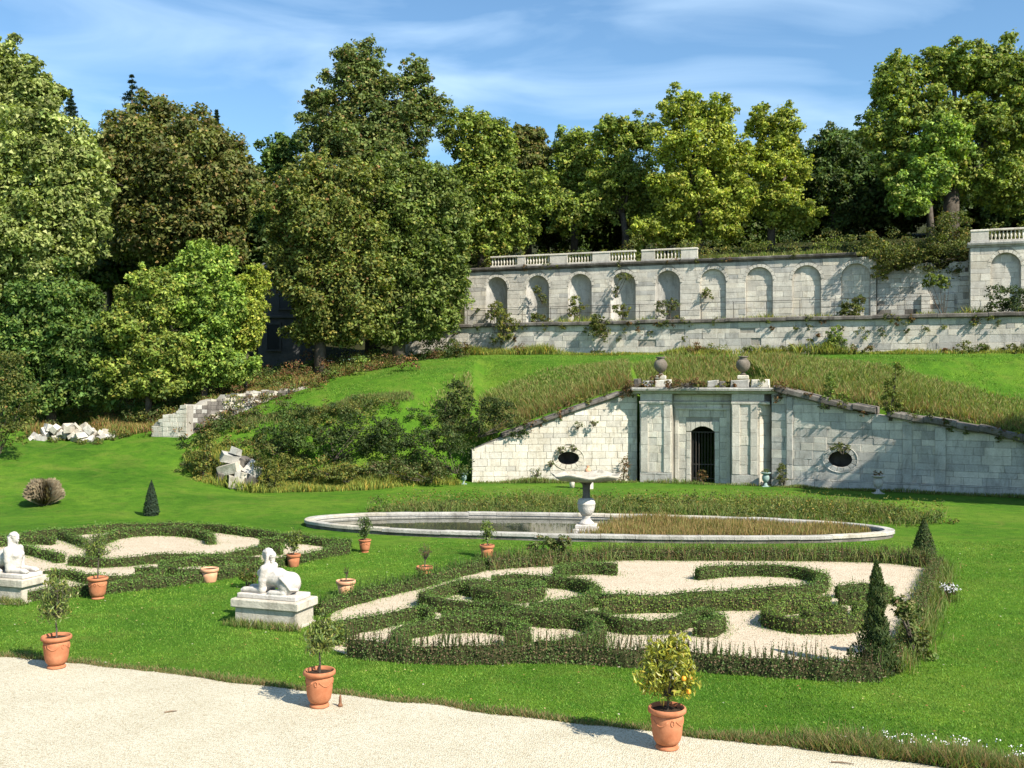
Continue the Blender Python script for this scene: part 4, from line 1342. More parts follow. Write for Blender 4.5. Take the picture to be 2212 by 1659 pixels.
# ------------------------------------------------------------------ sphinxes: one continuous sculpted body each
def surface_net(f, lo, hi, h):
    lo = np.array(lo, float)
    n = np.ceil((np.array(hi) - lo) / h).astype(int) + 1
    gx, gy, gz = [lo[i] + h * np.arange(n[i]) for i in range(3)]
    Pg = np.stack(np.meshgrid(gx, gy, gz, indexing='ij'), -1)
    D = f(Pg.reshape(-1, 3)).reshape(n)
    cshape = n - 1
    acc = np.zeros((*cshape, 3)); cnt = np.zeros(cshape)
    corners = [(i, j, k) for i in (0, 1) for j in (0, 1) for k in (0, 1)]
    sl = lambda c: tuple(slice(c[a], c[a] + cshape[a]) for a in range(3))
    for a in corners:
        for ax in range(3):
            if a[ax]: continue
            b = list(a); b[ax] = 1; b = tuple(b)
            da, db = D[sl(a)], D[sl(b)]
            m = (da < 0) != (db < 0)
            t = np.where(m, da / np.where(np.abs(da - db) < 1e-12, 1, da - db), 0)
            p = Pg[sl(a)] + (Pg[sl(b)] - Pg[sl(a)]) * t[..., None]
            acc += np.where(m[..., None], p, 0); cnt += m
    ok = cnt > 0
    idx = np.full(cshape, -1); idx[ok] = np.arange(ok.sum())
    V = acc[ok] / cnt[ok][:, None]
    Fs = []
    for ax in range(3):
        u, v = [(1, 2), (2, 0), (0, 1)][ax]
        s = [slice(1, -1)] * 3; s[ax] = slice(0, -1)
        s2 = [slice(1, -1)] * 3; s2[ax] = slice(1, None)
        da, db = D[tuple(s)], D[tuple(s2)]
        I = np.argwhere((da < 0) != (db < 0))
        sg = (da < 0)[tuple(I.T)]
        off = np.ones(3, int); off[ax] = 0
        base = I + off
        def cell(du, dv):
            c = base.copy(); c[:, u] -= du; c[:, v] -= dv
            return idx[tuple(c.T)]
        q = np.stack([cell(1, 1), cell(0, 1), cell(0, 0), cell(1, 0)], 1)
        q[~sg] = q[~sg][:, ::-1]
        Fs.append(q[(q >= 0).all(1)])
    return V, np.concatenate(Fs)

def smin(a, b, k):
    h = np.clip(.5 + .5 * (b - a) / k, 0, 1)
    return b * (1 - h) + a * h - k * h * (1 - h)
def ell(p, c, r):
    q = (p - np.array(c)) / np.array(r)
    k = np.linalg.norm(q, axis=1)
    return (k - 1) * min(r)
def cap(p, a, b, r0, r1=None):
    a, b = np.array(a, float), np.array(b, float)
    r1 = r0 if r1 is None else r1
    t = np.clip(((p - a) @ (b - a)) / ((b - a) @ (b - a)), 0, 1)
    return np.linalg.norm(p - (a + t[:, None] * (b - a)), axis=1) - (r0 + (r1 - r0) * t)

def sphinx_sdf(p):
    # x forward, z up, 1.2 m tall woman's bust on a lying lion's body
    d = cap(p, (-.42, 0, .42), (.10, 0, .50), .235, .225)
    d = smin(d, ell(p, (-.50, 0, .38), (.22, .22, .25)), .06)
    for s in (-1, 1):
        d = smin(d, ell(p, (-.43, s * .15, .35), (.215, .19, .27)), .05)           # haunch
        d = smin(d, cap(p, (-.42, s * .27, .16), (-.06, s * .27, .15), .075, .07), .03)    # hind foot
        for t in (-.035, 0, .035): d = smin(d, ell(p, (-.03, s * .27 + t, .15), (.06, .022, .045)), .012)
        d = smin(d, cap(p, (.16, s * .225, .74), (.20, s * .25, .46), .10, .085), .05)     # shoulder and upper arm
        d = smin(d, cap(p, (.20, s * .25, .44), (.22, s * .23, .20), .085, .08), .04)
        d = smin(d, cap(p, (.20, s * .21, .19), (.66, s * .18, .18), .085, .068), .04)     # foreleg
        d = smin(d, ell(p, (.72, s * .18, .175), (.11, .085, .07)), .03)
        for t in (-.05, -.017, .017, .05): d = smin(d, ell(p, (.80, s * .18 + t, .16), (.05, .02, .04)), .012)
        d = smin(d, ell(p, (.33, s * .10, .60), (.095, .095, .10)), .03)             # bust
        d = smin(d, cap(p, (.13, s * .115, 1.06), (.15, s * .13, .80), .045, .04), .03)    # locks over the shoulder
        d = smin(d, cap(p, (.15, s * .13, .80), (.24, s * .12, .70), .038, .02), .03)
    d = smin(d, ell(p, (.17, 0, .60), (.19, .24, .27)), .06)                          # chest
    d = smin(d, cap(p, (.22, 0, .30), (.22, 0, .5), .17, .18), .06)
    d = smin(d, cap(p, (.17, 0, .80), (.20, 0, .98), .085, .075), .05)               # neck
    d = smin(d, ell(p, (.225, 0, 1.075), (.115, .092, .135)), .03)                    # head
    d = smin(d, ell(p, (.255, 0, 1.00), (.075, .065, .07)), .03)                      # jaw
    hair = ell(p, (.175, 0, 1.115), (.135, .122, .118))
    hair = smin(hair, ell(p, (.05, 0, 1.06), (.085, .085, .08)), .04)                 # knot
    hair = smin(hair, cap(p, (.06, 0, 1.02), (.05, 0, .80), .07, .05), .04)
    hair = hair + .006 * np.sin(p[:, 2] * 95 + p[:, 1] * 40)
    d = smin(d, hair, .012)
    band = np.abs(np.linalg.norm((p - np.array((.19, 0, 1.12))) / np.array((1.08, 1, .95)), axis=1) - .118)
    d = smin(d, np.maximum(band - .012, np.abs(p[:, 2] - 1.155 + (p[:, 0] - .2) * .25) - .014), .006)
    d = smin(d, cap(p, (.325, 0, 1.095), (.352, 0, 1.045), .014, .02), .014)         # nose
    d = smin(d, ell(p, (.322, 0, 1.005), (.022, .03, .013)), .008)                    # lips
    d = smin(d, ell(p, (.315, 0, .965), (.03, .03, .025)), .012)                      # chin
    for s in (-1, 1):
        d = -smin(-d, ell(p, (.338, s * .042, 1.088), (.022, .024, .016)), .012)     # eye sockets
        d = smin(d, ell(p, (.315, s * .042, 1.086), (.016, .018, .011)), .004)
    # saddle cloth edge and tail
    for a, b in (((-.70, .06, .22), (-.62, .27, .26)), ((-.62, .27, .26), (-.52, .335, .42)), ((-.52, .335, .42), (-.42, .345, .52))):
        d = smin(d, cap(p, a, b, .032, .03), .015)
    d = smin(d, ell(p, (-.38, .33, .55), (.07, .045, .05)), .02)
    d = smin(d, ell(p, (-.12, 0, .62), (.16, .17, .12)), .06)
    d = smin(d, np.maximum(np.maximum(np.abs(p[:, 0] - .02) - .84, np.abs(p[:, 1]) - .36), np.abs(p[:, 2] - .05) - .06), .012)   # slab it is carved from
    return d
SV, SF = surface_net(sphinx_sdf, (-.95, -.48, -.05), (1.0, .48, 1.32), .0165)

GARD = math.radians(-19.5)
SPH = []
def sphinx_pair(near, flip, lab_s, lab_p):
    """near: right front bottom corner of the plinth"""
    u = np.array([math.cos(GARD), math.sin(GARD)]); v = np.array([-u[1], u[0]])
    c = np.array(near[:2]) - u * .92 + v * .46
    t = thing('pedestal', lab_p, 'pedestal', (c[0], c[1], 0), GARD, 'sphinx pedestals')
    MB().box((0, 0, .21), (1.72, .84, .46), 0, .02).build('die', 'plinth', t)
    MB().box((0, 0, .55), (1.90, .98, .22), 0, .025).build('cap', 'plinth', t)
    MB().box((0, 0, -.02), (1.82, .92, .16), 0, .02).build('base', 'plinth', t)
    if not SPH: SPH.append(np_mesh('sphinx_statue', SV * np.array([1, 1, .985]), SF, 'marble', None, None, True)); ob = SPH[0]
    else: ob = link(bpy.data.objects.new('sphinx_statue', SPH[0].data))
    ob.location = (c[0], c[1], .66 + .0105)
    ob.rotation_euler = (0, 0, GARD + (math.pi if flip else 0))
    tag(ob, lab_s, 'statue', 'sphinxes facing each other')
sphinx_pair(G(641, 1362), True, 'white marble sphinx facing left, whole body seen, on the plinth by the right parterre', 'weathered stone plinth under the sphinx at the corner of the right parterre')
sphinx_pair(G(47, 1306), False, 'white marble sphinx at the left edge facing right, body cut by the frame', 'weathered stone plinth at the left edge under the right-facing sphinx')

# ------------------------------------------------------------------ terracotta pots with plants
def pot_mesh(root, R, H, mat, anduze):
    if anduze:
        body = [(.46, .10), (.58, .13), (.70, .21), (.77, .34), (.81, .52), (.83, .72), (.85, .84)]
        foot = [(.60, 0), (.62, .03), (.58, .07), (.46, .10)]
        rim = [(.84, .84), (.90, .865), (1.0, .89), (1.0, .955), (.97, .985), (.93, 1.0), (.87, .985), (.84, .90)]
    else:
        body = [(.68, .0), (.72, .04), (.80, .40), (.86, .76)]
        foot = None
        rim = [(.86, .76), (.95, .77), (1.0, .80), (1.0, .96), (.97, 1.0), (.90, 1.0), (.88, .9)]
    p = MB().lathe([(r * R, z * H) for r, z in body], 32).build('pot', mat, root, True)
    MB().lathe([(r * R, z * H) for r, z in rim], 32, caps=False).build('rim', mat, p, True)
    if foot: MB().lathe([(r * R, z * H) for r, z in foot], 32).build('foot', mat, p, True)
    if anduze:
        rr = lambda z: np.interp(z, [b[1] for b in body], [b[0] for b in body]) * R
        for k in range(4):
            a0 = k * math.pi / 2 + .35
            pts = []
            for t in np.linspace(0, 1, 9):
                z = .74 - .13 * math.sin(math.pi * t)
                a = a0 + t * 1.05
                pts.append((rr(z) * math.cos(a) * 1.005, rr(z) * math.sin(a) * 1.005, z * H))
            MB().tube(pts, .012, 6).build('garland', mat, p, True)
            a = a0 - .25
            pts = [(rr(.70 + .09 * math.sin(b)) * math.cos(a + .1 * math.cos(b)) * 1.006, rr(.70 + .09 * math.sin(b)) * math.sin(a + .1 * math.cos(b)) * 1.006, (.70 + .07 * math.sin(b)) * H) for b in np.linspace(0, 2 * math.pi, 13)]
            MB().tube(pts, .010, 6, False).build('medallion', mat, p, True)
    MB().lathe([(.03, .88 * H), (.86 * R, .885 * H), (.86 * R, .90 * H), (.02, .915 * H)][:4], 24).build('soil', 'soil', root)

def potted(label, pos, R, H, mat, anduze, trunk_h, lobes, n_leaf, leaf, pal, fruits=0, name='potted_tree', width=.3, cat='potted plant', rot=0.0):
    root = thing(name, label, cat, (pos[0], pos[1], .014 if pos[1] < y_gravel(pos[0]) else 0), rot, 'terracotta pots in the garden')
    pot_mesh(root, R, H, mat, anduze)
    if not lobes: return root
    mb = MB()
    z0 = H * .88
    top = max(l[2] for l in lobes)
    f = np.array([.02, .01, z0 + trunk_h])
    mb.tube([(0, 0, z0 - .03), (.012, -.008, z0 + trunk_h * .5), f], [.022, .018, .015], 7)
    parts = []
    tips = []
    for lx, ly, lz, rx, rz in lobes:
        c = np.array([lx, ly, lz]); r = np.array([rx, rx * .9, rz])
        nb = 9
        for _ in range(nb):
            e = c + rand_unit(1)[0] * r * RNG.uniform(.6, 1.0)
            m = f * .5 + e * .5 + RNG.normal(0, .03, 3)
            mb.tube([f, m, e], [.009, .006, .0025], 5)
            for q, k in ((m, .5), (e, 1)): tips.append((q, k))
            for _ in range(3):
                e2 = e * .6 + m * .4 + rand_unit(1)[0] * r * .45
                mb.tube([m * .4 + e * .6, e2], [.004, .002], 4)
                tips.append((e2, 1))
    mb.build('trunk', 'bark', root)
    tips_p = np.array([t[0] for t in tips])
    which = RNG.integers(0, len(tips_p), n_leaf)
    dl = rand_unit(n_leaf)
    spread = .10 * max(l[3] for l in lobes) / .4
    cen = tips_p[which] + dl * spread * RNG.random((n_leaf, 1)) ** .5 * 1.3
    nrm = rand_unit(n_leaf) * .8 + dl * .5 + np.array([0, 0, .5])
    L = leaf * RNG.uniform(.7, 1.3, n_leaf)
    V, Fc, T = leaf_cloud(cen, nrm, L, L * width, pick_tint(n_leaf, PAL[pal]), -.9)
    np_mesh('crown', V, Fc, 'leaf_gloss', root, T)
    for k in range(fruits):
        c = tips_p[RNG.integers(len(tips_p))] + np.array([RNG.uniform(-.1, .1), -.08, -.06])
        if k < 3: c = np.array([(.36, .20, .30)[k], (-.12, -.30, -.22)[k], (1.16, 1.22, .98)[k]])
        MB().lathe([(.004, -.04), (.025, -.034), (.04, -.012), (.04, .012), (.025, .034), (.004, .04)], 10, c).build('fruit', 'orange', root, True)
    return root
potted('large terracotta pot on gravel with bushy yellow-green citrus bearing oranges, nearest the camera', G(1441, 1617), .315, .68, 'terracotta', True, .22,
       [(0, 0, 1.10, .36, .26), (.02, 0, 1.46, .40, .30), (-.32, .05, 1.22, .28, .24), (.32, -.05, 1.16, .26, .28), (.10, 0, 1.76, .28, .16), (-.18, 0, 1.66, .22, .18)], 2500, .115, 'gold', 3, rot=.1)
potted('large terracotta pot on gravel with slender sparse citrus, middle of the three on the edge', G(690, 1527), .30, .68, 'terracotta', True, .42,
       [(0, 0, 1.25, .34, .22), (.14, 0, 1.42, .32, .24), (-.2, 0, 1.30, .26, .22), (.02, .02, 1.58, .24, .16)], 1100, .105, 'citrus', rot=1.4)
potted('large terracotta pot on gravel with thin twiggy citrus, leftmost of the three on the edge', G(122, 1443), .31, .68, 'terracotta', True, .40,
       [(.02, 0, 1.25, .36, .28), (.12, 0, 1.55, .40, .30), (-.15, 0, 1.60, .30, .32), (.22, 0, 1.32, .3, .24), (0, 0, 1.9, .26, .22)], 1000, .105, 'citrus', rot=2.4)
potted('red terracotta pot with tall leggy bush in front of the left parterre hedge', G(211, 1293), .285, .60, 'terracotta', True, .62,
       [(0, 0, 1.6, .45, .28), (-.35, 0, 1.62, .32, .22), (.25, 0, 1.45, .32, .16), (-.05, 0, 1.95, .2, .25)], 800, .085, 'lime')
potted('empty pale terracotta pot on the lawn between the left hedge and the middle sphinx', G(453, 1257), .27, .42, 'terracotta_pale', False, 0, [], 0, .05, 'citrus', name='terracotta_pot', cat='pot')
potted('terracotta pot with rounded bush beside the right end of the left parterre', G(634, 1224), .235, .42, 'terracotta', False, .12,
       [(0, 0, .85, .28, .26), (.05, 0, 1.08, .22, .2)], 900, .085, 'citrus', width=.45)
potted('terracotta pot with dense dark bush at the far right corner of the left parterre', G(788, 1193), .23, .46, 'terracotta', True, .10,
       [(0, 0, .85, .27, .3), (0, 0, 1.15, .22, .22)], 900, .08, 'green', width=.4)
potted('terracotta pot with small yellowish bush on the lawn before the basin', G(1052, 1204), .26, .44, 'terracotta', False, .16,
       [(0, 0, .92, .26, .22), (.03, 0, 1.14, .24, .2)], 700, .08, 'lime', width=.4)
potted('terracotta pot with a sparse little bush standing behind the right parterre hedge', G(917, 1254), .255, .44, 'terracotta', False, .22,
       [(0, 0, .9, .22, .16), (-.05, 0, 1.05, .2, .14)], 160, .055, 'rust')
potted('pale terracotta pot with a bare twig close to the back of the middle sphinx', G(747, 1285), .28, .42, 'terracotta_pale', False, .2,
       [(0, 0, .7, .1, .14)], 24, .05, 'rust')

# ------------------------------------------------------------------ small garden ornaments before the grotto
VASE = [(.17, 0), (.19, .04), (.10, .10), (.07, .22), (.09, .26), (.18, .34), (.215, .46), (.21, .58), (.17, .66), (.15, .70), (.30, .78), (.32, .82), (.28, .83), (.2, .8)]
def vase(label, px, py, mat, sc, cat='urn', plant=None):
    p = G(px, py)
    t = thing('garden_urn', label, cat, p, 0, 'urns before the grotto wall')
    b = MB().lathe([(r * sc, z * sc) for r, z in VASE[3:10]], 20).build('body', mat, t, True)
    MB().lathe([(r * sc, z * sc) for r, z in VASE[:4]], 20).build('foot', mat, t, True)
    MB().lathe([(r * sc, z * sc) for r, z in VASE[9:]], 20).build('rim', mat, t, True)
    MB().box((0, 0, -.02), (.46 * sc, .46 * sc, .1), 0, .01).build('base', mat, t)
    if plant:
        V, Fc, T = clumpy_crown([((0, 0, .9 * sc), (.22 * sc, .22 * sc, .15 * sc))], 90, .09, plant)
        np_mesh('plant', V, Fc, 'leaf', t, T)
vase('white stone urn on the grass before the shaded wall right of the grotto', 1897, 1066, 'marble', 1.2, plant='rust')
vase('green-blue urn at the left foot of the sunlit wall', 1002, 1046, 'teal', .8)
vase('green-blue urn with a small plant right of the grotto door', 1654, 1051, 'teal', 1.0, plant='weed')
p = G(1270, 1056)
t = thing('stone_finial', 'pink stone finial on a pedestal before the sunlit wall, behind the fountain bowl', 'finial', p)
MB().box((0, 0, .28), (.5, .5, .6), .2, .03).build('pedestal', 'stone_pale', t)
MB().lathe([(.18, .58), (.2, .64), (.2, .78), (.12, .84), (.17, .90), (.20, 1.02), (.15, 1.14), (.07, 1.2), (.08, 1.26), (.11, 1.3), (.06, 1.32)], 18).build('finial', 'terracotta_pale', t, True)
p = G(1236, 1054)
t = thing('planter_bowl', 'low pale stone bowl of red flowers under the left oval window', 'planter', p)
MB().lathe([(.14, 0), (.16, .3), (.12, .4), (.2, .5), (.4, .68), (.42, .74), (.36, .74), (.2, .7)], 20).build('bowl', 'stone_pale', t, True)
V, Fc, T = clumpy_crown([((-.1, 0, .85), (.42, .35, .16))], 260, .09, 'rust')
np_mesh('flowers', V, Fc, 'leaf', t, T)

# ------------------------------------------------------------------ rubble and ruins on the left
def rubble_stone(parent, c, s, rot, mat, name='stone'):
    V = []
    for z in (-1, 1):
        for x, y in ((-1, -1), (1, -1), (1, 1), (-1, 1)):
            V.append(np.array([x * s[0], y * s[1], z * s[2]]) * .5 * RNG.uniform(.72, 1.08, 3))
    a, b, g = rot
    Rz = np.array([[math.cos(a), -math.sin(a), 0], [math.sin(a), math.cos(a), 0], [0, 0, 1]])
    Rx = np.array([[1, 0, 0], [0, math.cos(b), -math.sin(b)], [0, math.sin(b), math.cos(b)]])
    Ry = np.array([[math.cos(g), 0, math.sin(g)], [0, 1, 0], [-math.sin(g), 0, math.cos(g)]])
    V = [Rz @ Rx @ Ry @ v + np.array(c) for v in V]
    mesh_obj(name, V, [(3, 2, 1, 0), (4, 5, 6, 7), (0, 1, 5, 4), (1, 2, 6, 5), (2, 3, 7, 6), (3, 0, 4, 7)], mat, parent)
d_ = 65.0
bx = (155 - CX) / F * d_
pile = thing('rubble_pile', 'heap of tumbled cream wall stones at the left edge of the rising lawn', 'rubble', (bx, d_, ground_z(bx, d_)))
for layer, nn in ((0, 36), (1, 22), (2, 7)):
    for k in range(nn):
        x = RNG.uniform(-2.35, 2.35) * (1 - layer * .18)
        y = RNG.uniform(-.7, .9) * (1 - layer * .2)
        gz = ground_z(bx + x, d_ + y) - ground_z(bx, d_)
        s = RNG.uniform(.35, .85, 3) * np.array([1, .8, .62])
        rubble_stone(pile, (x, y, gz + .08 + layer * .32), s, RNG.normal(0, .5, 3) * np.array([3, 1, 1]), random.choice(['plinth', 'stone_grey', 'plinth', 'stone']))
# carved fragments lying in the bank
d_ = 57.5
bx = (505 - CX) / F * d_
gz0 = ground_z(bx, d_)
frag = thing('carved_fragments', 'stack of fallen carved stone blocks among weeds at the foot of the bank', 'rubble', (bx, d_, gz0))
for c, s, rot, mt in (((-.25, .2, 1.55), (1.15, .9, .5), (.5, .25, .25), 'stone_grey'), ((-.15, -.1, 1.0), (1.25, 1.0, .6), (-.3, .2, -.2), 'plinth'), ((1.05, .1, .85), (1.0, .8, .6), (.9, .3, -.75), 'stone_grey'),
                      ((.25, -.4, .25), (.9, .8, .7), (.3, .1, .2), 'plinth'), ((.95, -.2, .25), (.75, .7, .7), (1, .3, .4), 'stone_dark'), ((-.6, .1, .4), (.85, .85, .9), (.4, .3, .2), 'stone_dark'),
                      ((.35, -.5, .72), (.4, .4, .3), (.4, .2, 0), 'stone_grey'), ((.62, -.5, .66), (.38, .35, .3), (.9, .2, .2), 'plinth'), ((.35, .5, 1.2), (1.0, .8, .8), (.9, .3, .3), 'stone_dark'), ((.1, .1, 1.95), (.6, .5, .4), (1.2, .3, .2), 'stone_grey')):
    rubble_stone(frag, c, s, rot, mt)
# ruined wall along the left side of the ramp
def ruin(name, label, pts, tops, mats, course=.3):
    p0 = pts[0]
    off = (p0[0], p0[1], ground_z(*p0))
    t = thing(name, label, 'wall', off)
    for i in range(len(pts) - 1):
        fr = Frame(pts[i], pts[i + 1])
        za, zb_ = ground_z(*pts[i]), ground_z(*pts[i + 1])
        zb0 = lambda s: za + (zb_ - za) * s / fr.L - .3
        zt = lambda s: tops[i] + (tops[i + 1] - tops[i]) * s / fr.L + .10 * math.sin(s * 5 + i) + .07 * math.sin(s * 11)
        backing('wall_body', fr, 0, fr.L, zb0, lambda s: zt(s) - .08, [], .7, 'mortar', t, off, 0, .25)
        zmin = min(za, zb_) - .3
        qs = [q for q in course_quads(0, fr.L, zmin, zt, [], course, .35, .8) if q[3][1] > zb0(q[0][0])]
        lay(fr, qs, -.06, .04, mats, t, off)
pt = lambda px, d: ((px - CX) / F * d, d)
zpx = lambda py, d: CAM_H - (py - CY) / F * d
ruin('ruined_wall', 'bright broken end of an old stone wall beside the grass ramp', [pt(328, 64.6), pt(352, 64.2), pt(404, 63.6)], [zpx(920, 64.6), zpx(899, 64.2), zpx(874, 63.6)], [('stone_pale', 1)])
ruin('ruined_wall', 'old grey stone wall climbing along the left side of the grass ramp', [pt(406, 63.9), pt(455, 65.3), pt(512, 67), pt(600, 69.5), pt(700, 72.5)], [zpx(876, 63.9), zpx(864, 65.3), zpx(850, 67), zpx(842, 69.5), zpx(834, 72.5)], [('plinth', 3), ('stone_grey', 2), ('stone_dark', 5)], .24)

# ------------------------------------------------------------------ house half hidden by the trees
hd = 83.0
hx = (603 - CX) / F * hd
hz = ground_z(hx, hd) - .2
house = thing('stone_house', 'dark narrow house front with a tall window half hidden between the trees', 'house', (hx, hd, hz))
MB().box((0, 2.5, 4.2), (3.4, 5, 8.4), 0, .02).build('wall', 'house', house)
V = [(-1.95, -.3, 8.4), (1.95, -.3, 8.4), (1.95, 5.3, 8.4), (-1.95, 5.3, 8.4), (-.2, 2.5, 10.3), (.2, 2.5, 10.3)]
mesh_obj('roof', V, [(0, 1, 5, 4), (1, 2, 5), (2, 3, 4, 5), (3, 0, 4), (3, 2, 1, 0)], 'slate', house)
MB().box((0, -.08, 4.55), (3.6, .3, .22), 0, .02).build('string_course', 'house', house)
for wx, wz, wh in ((-.45, 2.9, 2.0), (.55, 6.1, 1.7)):
    wdw = MB().box((wx, -.03, wz), (.95, .08, wh), 0, .01).build('window', 'shutter', house)
    MB().box((wx, -.08, wz - wh / 2 - .08), (1.25, .24, .14), 0, .01).build('sill', 'house', wdw)
    MB().box((wx, -.08, wz + wh / 2 + .12), (1.25, .16, .22), 0, .01).build('lintel', 'house', wdw)
    for s in (-1, 1): MB().box((wx + s * .56, -.07, wz), (.14, .14, wh), 0, .01).build('jamb', 'house', wdw)
# ------------------------------------------------------------------ box hedges of the two parterres
def R1(x, y): return 672.4 + .31638 * x, 1166.4 + .31638 * y
def R2(x, y): return 1344.8 + .32258 * x, 1152.7 + .32258 * y
def R3(x, y): return .3598 * x, 1097.8 + .3598 * y
def trace(rf_, pts, h): return [G(*rf_(*p), z=h)[:2] for p in pts]

def smooth_line(pts, step=.14, closed=False):
    """Catmull-Rom through the points, evenly spaced"""
    p = np.array(pts, float)
    if closed: p = np.vstack([p[-1], p, p[0], p[1]])
    else: p = np.vstack([2 * p[0] - p[1], p, 2 * p[-1] - p[-2]])
    out = []
    for i in range(1, len(p) - 2):
        t = np.linspace(0, 1, 16, endpoint=False)[:, None]
        a, b, c, d = p[i - 1], p[i], p[i + 1], p[i + 2]
        out.append(.5 * (2 * b + (c - a) * t + (2 * a - 5 * b + 4 * c - d) * t ** 2 + (3 * b - a - 3 * c + d) * t ** 3))
    q = np.vstack(out + [p[-2:-1]])
    L = np.r_[0, np.cumsum(np.hypot(*np.diff(q, axis=0).T))]
    n = max(3, int(L[-1] / step))
    u = np.linspace(0, L[-1], n)
    return np.stack([np.interp(u, L, q[:, 0]), np.interp(u, L, q[:, 1])], 1), L[-1]

HEDGE_PTS = []
def hedge(label, pts, h, w, pal='hedge', shoots=0, dens=1.0, group='clipped hedges of the parterres', shoot_h=.2, ragged=.03):
    w *= .66; h *= .88
    line, L = smooth_line(pts)
    HEDGE_PTS.append(line)
    d = np.gradient(line, axis=0); d = unit(d)
    nv = np.stack([-d[:, 1], d[:, 0]], 1)
    off = np.array([line[0, 0], line[0, 1], 0])
    root = thing('box_hedge', label, 'hedge', off, 0, group)
    n = len(line)
    wob = .025 * np.sin(np.arange(n) * .9 + RNG.random() * 6) + RNG.normal(0, .012, n)
    hh = h * (1 + .05 * np.sin(np.arange(n) * .37) + RNG.normal(0, .02, n))
    prof = [(-.46, -.05), (-.5, .45), (-.46, .90), (-.32, .98), (.32, .98), (.46, .90), (.5, .45), (.46, -.05)]
    V = np.zeros((n, 8, 3))
    for k, (a, b) in enumerate(prof):
        V[:, k, :2] = line + nv * (a * (w - .05) + wob * np.sign(a))[:, None]
        V[:, k, 2] = b * (hh - .035)
    V -= off
    i = np.arange(n * 8).reshape(n, 8)
    Fq = np.stack([i[:-1], np.roll(i[:-1], -1, 1), np.roll(i[1:], -1, 1), i[1:]], -1)[:, :7].reshape(-1, 4)
    caps = np.array([[0, 1, 6, 7], [1, 2, 5, 6], [2, 3, 4, 5]])
    Fq = np.concatenate([Fq, caps[:, ::-1], caps + (n - 1) * 8])
    np_mesh('twigs', V.reshape(-1, 3), Fq, 'hedge_core', root)
    dist = line[:, 1].mean()
    leaf = float(np.interp(dist, [20, 45], [.038, .06]))
    per = (2 * h + w) * L
    m = int(per / leaf ** 2 * 1.05 * dens)
    u = RNG.random(m) * (n - 1.001)
    iu = u.astype(int); fu = (u - iu)[:, None]
    base = line[iu] * (1 - fu) + line[iu + 1] * fu
    nn = nv[iu]
    hl = hh[iu]
    side = RNG.random(m) * (2 * h + w)
    left, right = side < h, side > h + w
    top = ~(left | right)
    lat = np.where(left, -w / 2, np.where(right, w / 2, (side - h - w / 2)))
    z = np.where(left, side / h, np.where(right, (side - h - w) / h, 1.0)) * hl
    pos = np.zeros((m, 3))
    pos[:, :2] = base + nn * (lat + (wob[iu] * np.sign(lat)))[:, None]
    pos[:, 2] = z
    nrm = np.zeros((m, 3))
    nrm[:, :2] = nn * np.where(left, -1, np.where(right, 1, 0))[:, None]
    nrm[:, 2] = np.where(top, 1.0, .25)
    pos += nrm * RNG.normal(0, ragged, (m, 1)) + RNG.normal(0, .012, (m, 3))
    # ends of the run
    me = int(w * h / leaf ** 2 * 1.4 * dens) + 6
    for e, sg in ((0, -1), (n - 1, 1)):
        pe = np.zeros((me, 3)); pe[:, :2] = line[e] + nv[e] * (RNG.uniform(-.5, .5, me) * w)[:, None] + d[e] * sg * .02
        pe[:, 2] = RNG.random(me) * hh[e]
        ne = np.zeros((me, 3)); ne[:, :2] = d[e] * sg; ne[:, 2] = .3
        pos = np.concatenate([pos, pe]); nrm = np.concatenate([nrm, ne])
    nrm = nrm + rand_unit(len(pos)) * .75
    pos[:, 2] = pos[:, 2].clip(.02)
    Ls = leaf * RNG.uniform(.7, 1.4, len(pos))
    patch = 1 + .22 * vnoise(pos[:, 0], pos[:, 1], 1.7)
    T = pick_tint(len(pos), PAL[pal], .14) * patch[:, None] * 1.9
    parts = [leaf_cloud(pos - off, nrm, Ls, Ls * .7, T)]
    if shoots:
        ms = int(shoots * L)
        u = RNG.integers(0, n, ms)
        sp_ = np.zeros((ms, 3)); sp_[:, :2] = line[u] + nv[u] * (RNG.uniform(-.5, .5, ms) * w)[:, None]
        lowc = RNG.random(ms)
        sp_[:, 2] = hh[u] * .55
        hs = hh[u] * .45 + shoot_h * RNG.uniform(.15, 1.2, ms) * (.6 + .6 * (vnoise(sp_[:, 0], sp_[:, 1], 2.1) + 1) / 2)
        k = 5
        tt = np.tile(np.linspace(.5, .95, k), ms)
        lean_ = np.stack([RNG.normal(0, .10, ms), RNG.normal(0, .10, ms), np.ones(ms)], 1)
        tips_ = sp_ + lean_ * hs[:, None]
        sd = unit(np.cross(lean_, rand_unit(ms))) * .011
        Vb = np.stack([sp_, (sp_ + tips_) / 2 + sd, tips_, (sp_ + tips_) / 2 - sd], 1).reshape(-1, 3) - off
        parts.append((Vb, np.arange(ms * 4).reshape(ms, 4), np.repeat(pick_tint(ms, PAL[pal]) * 1.3, 4, 0)))
        ctr = np.repeat(sp_, k, 0) + np.repeat(lean_ * hs[:, None], k, 0) * tt[:, None] + RNG.normal(0, .012, (ms * k, 3))
        parts.append(leaf_cloud(ctr - off, rand_unit(ms * k) + np.array([0, -.2, .2]), np.full(ms * k, leaf * 1.1), np.full(ms * k, leaf * .5), pick_tint(ms * k, PAL[pal]) * 1.4, -1.0))
    Vv, Ff, Tt = join(parts)
    np_mesh('foliage', Vv, Ff, 'leaf', root, Tt)
    return root

